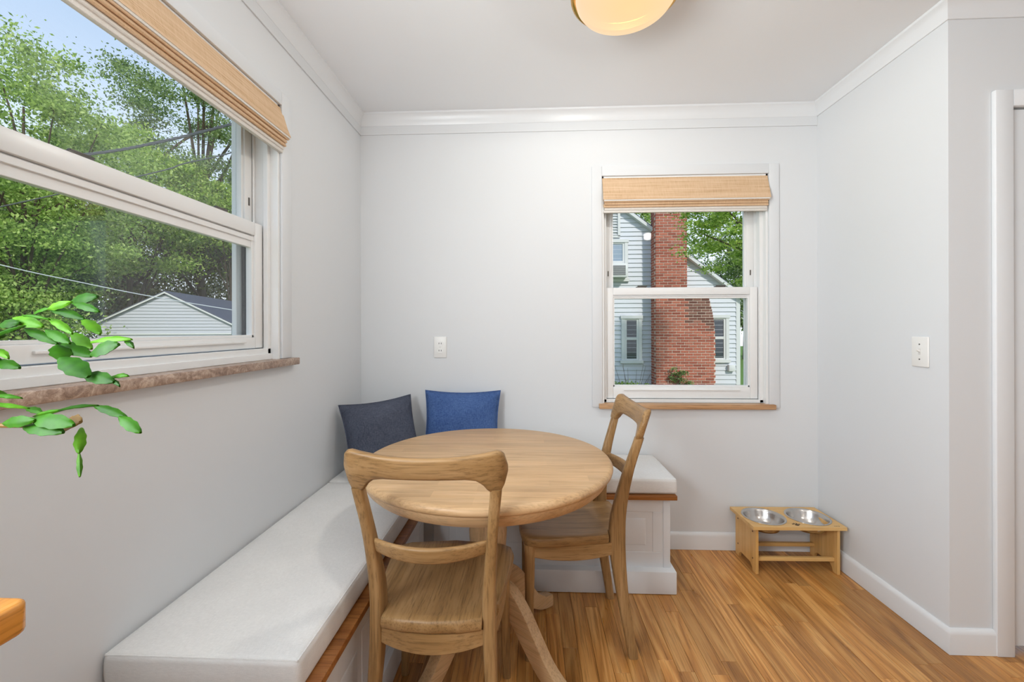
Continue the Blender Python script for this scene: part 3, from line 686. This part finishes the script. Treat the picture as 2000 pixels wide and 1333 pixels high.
for x, y, rx, ry in ((0, 0, .0105, .0085), (-.0155, .008, .0042, .005), (-.006, .0145, .0042, .0052), (.006, .0145, .0042, .0052), (.0155, .008, .0042, .005)):
    paw.loft([[(x + rx * math.cos(2 * PI * i / 16), -.094 + y + ry * math.sin(2 * PI * i / 16), z) for i in range(16)] for z in (FZ - .001, FZ + .0005)])
paw.build('paw_mark', M['burn'], top, smooth=0)
lg = G()
for i, x in enumerate((.176, .183, .190, .197)): lg.tube([(x + .0022 * math.cos(a), -.104 + .0022 * math.sin(a), FZ + .0003) for a in [j * PI / 4 for j in range(9 if i % 2 else 6)]], .0005, 5, up=(0, 0, 1))
lg.build('engraved_mark', M['burn'], top, smooth=0)
for s in (-1, 1):
    w = fd.matrix_basis @ Vector((s * BX, 0, FZ)); w = Matrix.Rotation(math.radians(1.0), 3, 'Z') @ Vector((s * BX, 0, FZ)) + Vector((fx, fy, 0))
    b = tag(empty('pet_bowl', w), 'steel pet bowl in the %s hole of the bamboo stand' % ('left' if s < 0 else 'right'), 'bowl', 'steel bowls in the feeder stand')
    G().lathe([(r_ * 1.10, z_) for r_, z_ in [(0, -.058), (.055, -.058), (.064, -.052), (.074, -.030), (.081, -.010), (.0845, .0015), (.088, .0035), (.0925, .003), (.0935, .0015), (.0925, .0005), (.086, .0005), (.0835, -.008), (.0762, -.031), (.066, -.0545), (.056, -.0600), (0, -.0600)][::-1]], 56).build('bowl', M['steel'], b, smooth=50)

# ------------------------------------------------------------------ kitchen counter corner with the cactus
kc = tag(empty('kitchen_counter', (XL, .484, 0)), 'corner of a honey-coloured wood counter at the left edge', 'counter')
CW, CD = .364, 1.6
pts = [(.003, 0), (CW - .014, 0)] + [(CW - .014 + .014 * math.sin(a), -.014 + .014 * math.cos(a)) for a in [PI / 2 * i / 6 for i in range(1, 7)]] + [(CW, -CD), (.003, -CD)]
G().prism(pts, 'z', .860, .899).build('worktop', M['counter'], kc, .006, 3)
box('cabinet_body', (.003, CW - .026, -CD, -.02, .1, .860), M['bench'], kc, .001, 1); box('toe_kick', (.003, CW - .08, -CD, -.02, .001, .1), M['bench'], kc)
for i in range(3):
    y0 = -.03 - i * .52; dr = box('cabinet_door', (CW - .026, CW - .008, y0 - .5, y0, .13, .85), M['bench'], kc, .003); G().lathe([(0, 0), (.006, 0), (.006, .012), (.014, .02), (.012, .028), (0, .03)], 16).build('knob', M['brass'], dr, loc=(CW - .008, y0 - .46, .72), rot=(0, PI / 2, 0))

pt = tag(empty('holiday_cactus', (-.80, .34, .899)), 'green holiday cactus with flat jointed stems reaching in from the left', 'potted plant')
G().lathe([(0, .001), (.055, .001), (.06, .006), (.078, .12), (.082, .135), (.082, .15), (.076, .15), (.072, .13), (0, .128)], 36).build('pot', M['terracotta'], pt)
G().lathe([(0, .1285), (.07, .1285), (.066, .136), (0, .14)], 24).build('soil', M['soil'], pt)
SEG = [(-.722,.588,1.243,-.689,.578,1.25,.007),(-.683,.572,1.249,-.639,.562,1.258,.009),(-.672,.592,1.26,-.623,.582,1.267,.014),(-.629,.558,1.256,-.583,.547,1.245,.009),(-.687,.576,1.25,-.627,.567,1.235,.011),(-.629,.569,1.235,-.594,.559,1.215,.013),(-.729,.552,1.226,-.689,.542,1.229,.011),(-.71,.528,1.207,-.653,.518,1.224,.005),(-.714,.556,1.236,-.662,.546,1.225,.013),(-.685,.544,1.239,-.638,.534,1.234,.004),(-.699,.557,1.221,-.644,.548,1.202,.011),(-.647,.543,1.235,-.604,.532,1.216,.009),(-.649,.541,1.219,-.605,.53,1.203,.011),(-.65,.555,1.201,-.593,.545,1.185,.016),(-.638,.563,1.215,-.6,.553,1.195,.013),(-.631,.539,1.199,-.611,.528,1.181,.019),(-.579,.535,1.203,-.518,.526,1.207,.008),(-.533,.535,1.207,-.511,.524,1.197,.006),(-.547,.505,1.189,-.503,.495,1.201,.016),(-.605,.52,1.183,-.558,.51,1.162,.021),(-.578,.525,1.161,-.53,.515,1.154,.015),(-.552,.535,1.156,-.52,.525,1.16,.007),(-.542,.525,1.155,-.519,.513,1.149,.005),(-.702,.527,1.195,-.671,.516,1.184,.008),(-.727,.54,1.176,-.675,.53,1.17,.013),
(-.663,.493,1.138,-.613,.483,1.138,.005),(-.67,.493,1.128,-.605,.483,1.126,.005),(-.641,.512,1.12,-.608,.501,1.116,.008),(-.64,.488,1.106,-.59,.478,1.112,.012),(-.598,.484,1.112,-.539,.475,1.108,.016),(-.611,.496,1.113,-.564,.486,1.123,.005),(-.563,.483,1.123,-.507,.473,1.131,.004),(-.533,.496,1.126,-.484,.486,1.115,.009),(-.488,.483,1.116,-.454,.473,1.101,.011),(-.611,.486,1.102,-.553,.476,1.099,.015),(-.596,.513,1.097,-.559,.502,1.105,.02),(-.551,.497,1.099,-.542,.486,1.073,.01),(-.562,.504,1.066,-.549,.493,1.042,.005)]
# the same stems carried back to the pot, outside the picture
for i in range(9):
    a = -1.1 + i * .35; p0 = Vector((-.80, .34, 1.04)); p1 = Vector((-.73 + .01 * (i % 3), .53 + .006 * (i % 4), 1.10 + .016 * i))
    mid = (p0 + p1) / 2 + Vector((-.03 + .008 * i, .02, .07)); q = catmull([p0, mid, p1], 2)
    for b_, e_ in zip(q, q[1:]): SEG.append((*b_, *e_, .012))
def cactus_leaf(i, s):
    p, q, w = Vector(s[:3]), Vector(s[3:6]), s[6] * 1.12; rn = random.Random(i * 7 + 1); ax = q - p; L = ax.length * 1.06; ax.normalize()
    view = (Vector((0, 0, EYE)) - p).normalized(); nrm = (view + Vector((rn.uniform(-.2, .2), rn.uniform(-.2, .2), rn.uniform(.1, .45)))); nrm = (nrm - ax * nrm.dot(ax)).normalized(); side = ax.cross(nrm).normalized()
    n = 14; loops = []; th = .0011
    for k in range(n + 1):
        t_ = k / n; prof = (math.sin(PI * min(1, t_ * .93 + .045)) ** .62); sc = 1 + .09 * math.sin(t_ * 20 + 1) * (1 if .1 < t_ < .92 else 0)
        hw_ = max(.0009, w / 2 * prof * sc * (.85 + .3 * t_)); c_ = p + ax * (L * t_) + nrm * (.12 * L * math.sin(PI * t_) * .5)
        loops.append([tuple(c_ + side * (hw_ * u) + nrm * v) for u, v in ((-1, -.0003), (-.5, -th - .0004), (0, -th * 1.7), (.5, -th - .0004), (1, -.0003), (1, .0003), (.5, th), (0, th * 1.9), (-.5, th), (-1, .0003))])
    g = G(); g.loft(loops); old = i in (34, 35) ; o = g.build('stem_segment', M['cactus_old'] if i == 35 else M['cactus'], None, smooth=60); o.parent = pt; o.matrix_parent_inverse = Matrix.Translation((.80, -.34, -.899)); return o
for i, s in enumerate(SEG): cactus_leaf(i, s)
g = G(); g.tube(catmull([(-.80, .34, 1.04), (-.76, .42, 1.10), (-.70, .48, 1.105), (-.64, .49, 1.103), (-.59, .49, 1.103)], 5), .0028, 8); o = g.build('woody_stem', M['cactus_old'], None); o.parent = pt; o.matrix_parent_inverse = Matrix.Translation((.80, -.34, -.899))

# ------------------------------------------------------------------ outdoors
GZ = -.9
struct(box('lawn', (-45, 30, -15, 50, GZ - .2, GZ), M['grass']))

def wall_boards(parent, mat, z0, z1, ex, y, span, nm='siding_board'):
    """lapped boards: local x span(z)->(xa,xb), facing -y at local y"""
    n = int((z1 - z0) / ex) + 1
    for i in range(n):
        a = z0 + i * ex; b = min(a + ex, z1)
        if b - a < .01: continue
        (xa, xb), (xc, xd) = span(a), span(b)
        if xb - xa < .05: continue
        if xd <= xc: xc = xd = (xa + xb) / 2
        v = [(xa, y - .028, a), (xb, y - .028, a), (xb, y + .01, a), (xa, y + .01, a), (xc, y - .003, b + .006), (xd, y - .003, b + .006), (xd, y + .01, b + .006), (xc, y + .01, b + .006)]
        G().add(v, [(0, 3, 2, 1), (4, 5, 6, 7), (0, 1, 5, 4), (1, 2, 6, 5), (2, 3, 7, 6), (3, 0, 4, 7)]).build(nm, mat, parent, smooth=0)
def house_window(parent, x0, x1, z0, z1, y, glassmat, split=.5):
    w = G(); t_ = .085; f = .05
    w.box(x0 - t_, x0, y - .045, y, z0 - t_, z1 + t_); w.box(x1, x1 + t_, y - .045, y, z0 - t_, z1 + t_); w.box(x0 - t_ - .02, x1 + t_ + .02, y - .06, y, z1, z1 + t_); w.box(x0 - t_ - .03, x1 + t_ + .03, y - .07, y, z0 - t_, z0)
    o = w.build('window_surround', M['extrim'], parent, .004, 1); zm = z0 + (z1 - z0) * split
    s = G()
    for a, b in ((z0, zm), (zm, z1)):
        s.box(x0, x0 + f, y - .03, y, a, b); s.box(x1 - f, x1, y - .03, y, a, b); s.box(x0 + f, x1 - f, y - .03, y, a, a + f * .7); s.box(x0 + f, x1 - f, y - .03, y, b - f * .7, b)
    s.build('sash', M['extrim'], o, .003, 1)
    for a, b in ((z0, zm), (zm, z1)): box('pane', (x0 + f, x1 - f, y - .012, y - .006, a + f * .7, b - f * .7), glassmat, o)
    return o

# neighbour's house, gable towards us, 11 m away
HY = 11.0; hs = tag(empty('neighbour_house', (0, HY, GZ)), 'white clapboard house with red brick chimney beyond the back window', 'house')
def hz(z): return z - GZ
HC, HWD, HE, HP = 2.0, 3.32, 2.05, 4.60      # centre x, half width, eave z, peak z
def hspan(z):
    zz = z + GZ
    if zz <= HE: return (HC - HWD, HC + HWD)
    k = (HP - zz) / (HP - HE); return (HC - HWD * k, HC + HWD * k)
box('wall', (HC - HWD + .01, HC + HWD - .01, .012, 8, 0, hz(HE)), M['siding'], hs)
G().prism([(HC - HWD, hz(HE)), (HC + HWD, hz(HE)), (HC, hz(HP))], 'y', .012, 8).build('gable', M['siding'], hs, smooth=0)
wall_boards(hs, M['siding'], hz(-.55), hz(HP) - .1, .115, 0, hspan)
box('foundation', (HC - HWD, HC + HWD, -.01, .02, 0, hz(-.55)), M['mortar'], hs)
for s in (-1, 1):
    sl = math.atan2(HP - HE, HWD); dx = s * (HWD + .12); zl = HE - .12 * math.tan(sl)
    G().prism([(HC, hz(HP)), (HC, hz(HP) + .07), (HC + dx, hz(zl) + .07), (HC + dx, hz(zl))], 'y', -.14, 8.2).build('roof', M['shingle'], hs, smooth=0)
    G().prism([(HC, hz(HP) - .05), (HC, hz(HP) + .04), (HC + dx, hz(zl) + .04), (HC + dx, hz(zl) - .05)], 'y', -.16, -.02).build('rake_board', M['extrim'], hs, smooth=0)
    box('corner_board', (HC + s * HWD - .07, HC + s * HWD + .03, -.03, .03, hz(-.6), hz(HE) - .05), M['extrim'], hs)
house_window(hs, 2.44, 2.79, hz(.40), hz(1.46), -.015, M['darkglass'], .52)
house_window(hs, 4.62, 4.98, hz(.42), hz(1.47), -.015, M['darkglass'], .52)
house_window(hs, 1.72, 2.44, hz(2.50), hz(3.42), -.015, M['skyglass'], .45)
g = G()
for i in range(9): g.add([(1.86, -.05, hz(3.62) + i * .07), (2.27, -.05, hz(3.62) + i * .07), (2.27, -.01, hz(3.66) + i * .07), (1.86, -.01, hz(3.66) + i * .07), (1.86, -.044, hz(3.615) + i * .07), (2.27, -.044, hz(3.615) + i * .07), (2.27, -.004, hz(3.655) + i * .07), (1.86, -.004, hz(3.655) + i * .07)], [(0, 1, 2, 3), (7, 6, 5, 4), (0, 4, 5, 1), (3, 2, 6, 7), (0, 3, 7, 4), (1, 5, 6, 2)])
vt = G().box(1.80, 1.86, -.06, 0, hz(3.58), hz(4.28)).box(2.27, 2.33, -.06, 0, hz(3.58), hz(4.28)).box(1.80, 2.33, -.06, 0, hz(4.24), hz(4.30)).box(1.80, 2.33, -.06, 0, hz(3.55), hz(3.60)).build('gable_vent', M['extrim'], hs); g.build('louvre', M['extrim'], vt, smooth=0)
box('meter_box', (5.03, 5.19, -.12, 0, hz(.12), hz(.28)), M['extrim'], hs, .01)
ac = tag(empty('air_conditioner', (2.20, HY - .02, 2.50)), 'white window air conditioner in the upper window of the white house', 'air conditioner')
box('case', (-.26, .26, -.32, 0, .002, .34), M['extrim'], ac, .012); g = G()
for i in range(9): g.box(-.20, .20, -.328, -.315, .05 + i * .028, .064 + i * .028)
g.build('grille', M['grey_gasket'], ac)
# chimney with stepped shoulder, bricks proud of the mortar
CY = -.42; cx0, cxm, cx1 = 3.12, 3.88, 4.56
def right_edge(z): return interp([(-9, cx1), (.95, cx1), (1.35, 4.54), (1.65, 4.49), (1.95, 4.42), (2.02, 4.38), (2.05, cxm), (9, cxm)], z)[0]
g = G(); zz = [GZ, .95, 1.15, 1.35, 1.5, 1.65, 1.8, 1.95, 2.0, 2.02, 2.05, 5.6]
g.loft([[(cx0 + .006, CY + .006, hz(z)), (right_edge(z) - .006, CY + .006, hz(z)), (right_edge(z) - .006, .0, hz(z)), (cx0 + .006, .0, hz(z))] for z in zz]); chim = g.build('chimney', M['mortar'], hs, smooth=0)
g = G(); gs = G(); ch, bw, j = .0677, .203, .017; row = 0; z = GZ + .02; rn = random.Random(11)
def soot(x, z): return x > 3.86 and z > 1.15 + .25 * math.sin(x * 5) and rn.random() < min(1, (z - .9) / .5)
while z < 5.6:
    xe = min(right_edge(z), right_edge(z + ch)); x = cx0 - (bw / 2 if row % 2 else 0)
    while x < xe - .02:
        a = max(x, cx0); b = min(x + bw - j, xe); dpt = rn.uniform(-.003, .002)
        if b - a > .02: (gs if soot((a + b) / 2, z) else g).box(a, b, CY - .004 + dpt, CY + .05, hz(z), hz(z) + ch - j)
        x += bw
    y = CY + (bw / 2 if row % 2 else 0) + .05
    while y < 0:
        b = min(y + bw - j, -.001)
        if b - y > .02: g.box(cx0 - .003, cx0 + .05, y, b, hz(z), hz(z) + ch - j); (gs if z > 1.2 and z < 2 else g).box(xe - .05, xe + .003, y, b, hz(z), hz(z) + ch - j)
        y += bw
    z += ch; row += 1
tag(g.build('brickwork', M['brick'], chim, smooth=0), kind='stuff'); tag(gs.build('weathered_brickwork', M['brick_soot'], chim, smooth=0), kind='stuff')

# garage in the yard, seen through the left window
gp = (-11.166, 12.545); ga = math.atan2(.27, .96)
gr = tag(empty('garage', (gp[0], gp[1], GZ), ga), 'small white clapboard garage with dark shingle roof among the trees', 'garage')
GW, GE, GP_ = 1.78, 1.385, 2.337
def gspan(z):
    zz = z + GZ
    if zz <= GE: return (-GW, GW)
    k = (GP_ - zz) / (GP_ - GE); return (-GW * k, GW * k)
box('wall', (-GW + .01, GW - .01, .012, 6, 0, hz(GE)), M['garage_siding'], gr); G().prism([(-GW, hz(GE)), (GW, hz(GE)), (0, hz(GP_))], 'y', .012, 6).build('gable', M['garage_siding'], gr, smooth=0)
wall_boards(gr, M['garage_siding'], hz(1.10), hz(GP_) - .05, .098, 0, gspan)
box('fascia_band', (-GW, GW, -.03, .01, hz(1.06), hz(1.10)), M['extrim'], gr)
dz0 = hz(-.88)
dg = box('garage_door', (-GW + .25, GW - .3, -.02, .011, dz0, hz(1.0)), M['extrim'], gr)
for i in range(5): box('door_panel', (-GW + .27, GW - .32, -.032, -.02, dz0 + .02 + i * .37, dz0 + .36 + i * .37), M['garage_siding'], dg, .006, 1)
for s in (-1, 1):
    sl = (GP_ - GE) / GW; dx = s * (GW + .12); zl = GE - .12 * sl
    G().prism([(0, hz(GP_) + .01), (0, hz(GP_) + .07), (dx, hz(zl) + .07), (dx, hz(zl) + .01)], 'y', -.10, 6.1).build('roof', M['shingle'], gr, smooth=0)
    G().prism([(0, hz(GP_) - .012), (0, hz(GP_) + .035), (dx, hz(zl) + .035), (dx, hz(zl) - .012)], 'y', -.115, -.095).build('rake_board', M['extrim'], gr, smooth=0)

# overhead cables
def cable(pts, rad, mat, label, twist=False):
    P = catmull(pts, 10); r = tag(empty('overhead_cable', pts[0]), label, 'cable'); o = Vector(pts[0])
    if twist:
        for k in range(3):
            q = []
            for i in range(160):
                t_ = i / 159 * (len(P) - 1); a = int(min(t_, len(P) - 2)); c_ = P[a].lerp(P[a + 1], t_ - a); an = i * .45 + k * 2.094
                q.append(c_ - o + Vector((.2 * math.cos(an), .2 * math.cos(an), math.sin(an))) * rad * .9)
            G().tube(q, rad * .75, 6).build('strand', mat, r)
    else: G().tube([p - o for p in P], rad, 6).build('strand', mat, r)
cable([(-10.5, 6.6, 3.85), (-7.4, 6.7, 4.12), (-6.22, 6.75, 4.31), (-5.01, 6.8, 4.60), (-3.0, 6.9, 5.15)], .016, M['cable'], 'thick twisted grey power cable crossing the upper left pane', True)
cable([(-10.5, 6.6, 2.9), (-6.43, 6.74, 3.77), (-5.71, 6.77, 3.97), (-4.92, 6.8, 4.15), (-3, 6.9, 4.7)], .010, M['cable'], 'thin dark cable below the thick twisted one')
cable([(-11.0, 6.6, 2.85), (-8.6, 6.65, 2.26), (-7.5, 6.69, 2.02), (-6.22, 6.75, 1.76), (-4.4, 6.85, 1.45)], .008, M['cable_light'], 'pale cable sloping down in front of the garage gable')

# trees: each with a trunk, branches and one leafy crown
def leaves(name, C, size, mat, parent, seed, flat=.0):
    rg = np.random.default_rng(seed); n = len(C); a = rg.normal(size=(n, 3)); a[:, 2] *= (1 - flat * .7); a /= np.linalg.norm(a, axis=1)[:, None]
    b = rg.normal(size=(n, 3)); b -= a * (a * b).sum(1)[:, None]; b /= np.linalg.norm(b, axis=1)[:, None]; s = size * rg.uniform(.6, 1.3, (n, 1))
    V = np.stack([C - a * s, C + b * s * .5, C + a * s, C - b * s * .5], 1).reshape(-1, 3).astype(np.float32)
    me = bpy.data.meshes.new(name); me.vertices.add(4 * n); me.vertices.foreach_set('co', V.ravel()); me.loops.add(4 * n); me.loops.foreach_set('vertex_index', np.arange(4 * n, dtype=np.int32)); me.polygons.add(n); me.polygons.foreach_set('loop_start', np.arange(0, 4 * n, 4, dtype=np.int32)); me.polygons.foreach_set('loop_total', np.full(n, 4, dtype=np.int32)); me.update(); me.validate()
    me.materials.append(mat); o = bpy.data.objects.new(name, me); COL.objects.link(o); o.parent = parent; o['kind'] = 'stuff'; return o
def tree(name, loc, h, crown, nclus, nleaf, size, mat, label, seed, trunk=.14, clus=.55, flat=0.0, group='trees beyond the windows', cat='tree', lean=(0, 0), shell=.45):
    """crown = (cx, cy, cz, rx, ry, rz) in tree coordinates"""
    r = tag(empty(name, (*loc, GZ)), label, cat, group); rg = np.random.default_rng(seed); cx, cy, cz, rx, ry, rz = crown
    d = rg.normal(size=(nclus, 3)); d /= np.linalg.norm(d, axis=1)[:, None]; k = rg.uniform(shell ** 3, 1, (nclus, 1)) ** (1 / 3); CC = np.array([cx, cy, cz]) + d * k * np.array([rx, ry, rz]); CC[:, 2] = np.maximum(CC[:, 2], .35)
    idx = rg.integers(0, nclus, nleaf); sc = rg.uniform(.5, 1.2, nclus)[idx][:, None]; L = CC[idx] + rg.normal(size=(nleaf, 3)) * np.array([1, 1, .55 - flat * .35]) * clus * sc; L[:, 2] = np.maximum(L[:, 2], .05)
    leaves('crown', L, size, mat, r, seed + 1, flat)
    if trunk:
        top = Vector((cx, cy, cz + rz * .4)); mid = Vector((cx * .4 + lean[0], cy * .4 + lean[1], cz * .5)); P = catmull([(0, 0, 0), mid, top], 6); n = len(P)
        tr = G().tube(P, [trunk * (1 - .8 * i / (n - 1)) for i in range(n)], 10).build('trunk', M['bark'], r)
        for c_ in CC[: min(nclus, 16)]:
            a = P[rnd.randint(n // 3, n - 2)]; m = a.lerp(Vector(c_), .5) + Vector((0, 0, .15)); G().tube(catmull([a, m, Vector(c_)], 4), [trunk * .32 * (1 - .085 * i) for i in range(9)], 6).build('branch', M['bark'], tr)
    return r
def pol(az, dist): a = math.radians(az); return (-math.sin(a) * dist, math.cos(a) * dist)
tree('maple_tree', pol(51.5, 17), 9, (0, 0, 6.6, 2.6, 2.6, 3.5), 110, 42000, .052, M['leaf_a'], 'bright leafy maple at the left edge of the big window', 21, .12, .36)
tree('shade_tree', pol(37.5, 25), 11, (0, 0, 11.0, 4.4, 4.2, 5.8), 130, 46000, .068, M['leaf_b'], 'tall loose shade tree with dark branches in the upper right of the big window', 22, .26, .5, lean=(-.6, -.2))
tree('maple_tree', pol(44.5, 22), 7, (0, 0, 6.9, 2.7, 2.6, 3.2), 90, 40000, .062, M['leaf_d'], 'yellow-green maple in the middle of the big window', 23, .14, .40)
tree('maple_tree', pol(36, 23.5), 6, (0, 0, 7.3, 1.9, 1.8, 1.9), 50, 20000, .062, M['leaf_d'], 'small lime-green tree right of the cables', 24, .10, .38)
tree('background_tree', pol(45, 29), 8, (0, 0, 5.0, 4.6, 3.0, 4.6), 120, 42000, .09, M['leaf_c'], 'olive woodland tree behind the garage peak', 25, .24, .6, shell=.2)
tree('background_tree', pol(34, 30), 8, (0, 0, 5.4, 5.0, 3.0, 5.2), 120, 42000, .09, M['leaf_c'], 'dark olive woodland tree above the garage roof', 26, .24, .6, shell=.2)
tree('background_tree', pol(54.5, 26), 8, (0, 0, 5.0, 4.4, 3.0, 4.6), 110, 40000, .085, M['leaf_b'], 'dense woodland tree left of the garage', 27, .22, .6, shell=.2)
tree('understorey_tree', pol(53, 17.5), 4, (0, 0, 2.6, 1.9, 1.7, 2.3), 60, 24000, .05, M['leaf_a'], 'low leafy tree behind the cactus in the lower pane', 28, .07, .36, shell=.15)
tree('background_tree', pol(24, 31), 9, (0, 0, 5, 4.5, 3, 4.6), 70, 22000, .11, M['leaf_b'], 'far woodland tree right of the garage', 29, .2, .7, shell=.2)
tree('background_tree', pol(65, 24), 9, (0, 0, 5.2, 4.4, 3.4, 4.8), 90, 26000, .095, M['leaf_b'], 'broad woodland tree left of the bright maple', 34, .2, .62, shell=.2)
tree('background_tree', pol(77, 22), 9, (0, 0, 5.0, 4.2, 3.4, 4.6), 90, 24000, .095, M['leaf_a'], 'woodland tree at the far left end of the yard', 35, .2, .62, shell=.2)
# trees at the back window
tree('honey_locust', (6.2, 7.2), 6, (-2.4, .1, 4.05, 1.35, .9, 1.25), 90, 20000, .030, M['leaf_d'], 'feathery green tree overhanging the brick chimney', 31, .10, .17, flat=.8)
tree('background_tree', (14.5, 29), 9, (0, 0, 5.5, 4.5, 3, 4.0), 60, 20000, .11, M['leaf_b'], 'tree behind the neighbouring house roof', 32, .2, .7, shell=.2)
tree('background_tree', (6.0, 27), 9, (0, 0, 8.5, 3.6, 3, 3.0), 60, 20000, .09, M['leaf_a'], 'tree showing over the gable left of the chimney', 33, .2, .6, shell=.2)
# planting at the foot of the house
tree('shrub', (2.40, 10.3), 1, (0, 0, .55, .62, .26, .26), 34, 4600, .035, M['leaf_d'], 'low green shrub under the house window left of the chimney', 41, 0, .12, group='shrubs by the house', cat='shrub', shell=.1)
tree('climbing_vine', (3.66, HY - .52), 1, (0, 0, .86, .27, .04, .40), 15, 520, .03, M['leaf_b'], 'green vine climbing the foot of the brick chimney', 42, .008, .05, group='shrubs by the house', cat='vine', shell=.1)
tg = tag(empty('bare_shrub', (2.5, 10.45, GZ)), 'bare twiggy shrub in front of the white clapboards', 'shrub'); rn = random.Random(5)
for i in range(10):
    x = rn.uniform(-.3, .5); G().tube(catmull([(x * .3, 0, 0), (x * .8, rn.uniform(-.1, .1), .55), (x * 1.5, rn.uniform(-.15, .15), rn.uniform(.9, 1.25))], 4), [.009 - .0008 * j for j in range(9)], 5).build('twig', M['bark'], tg)
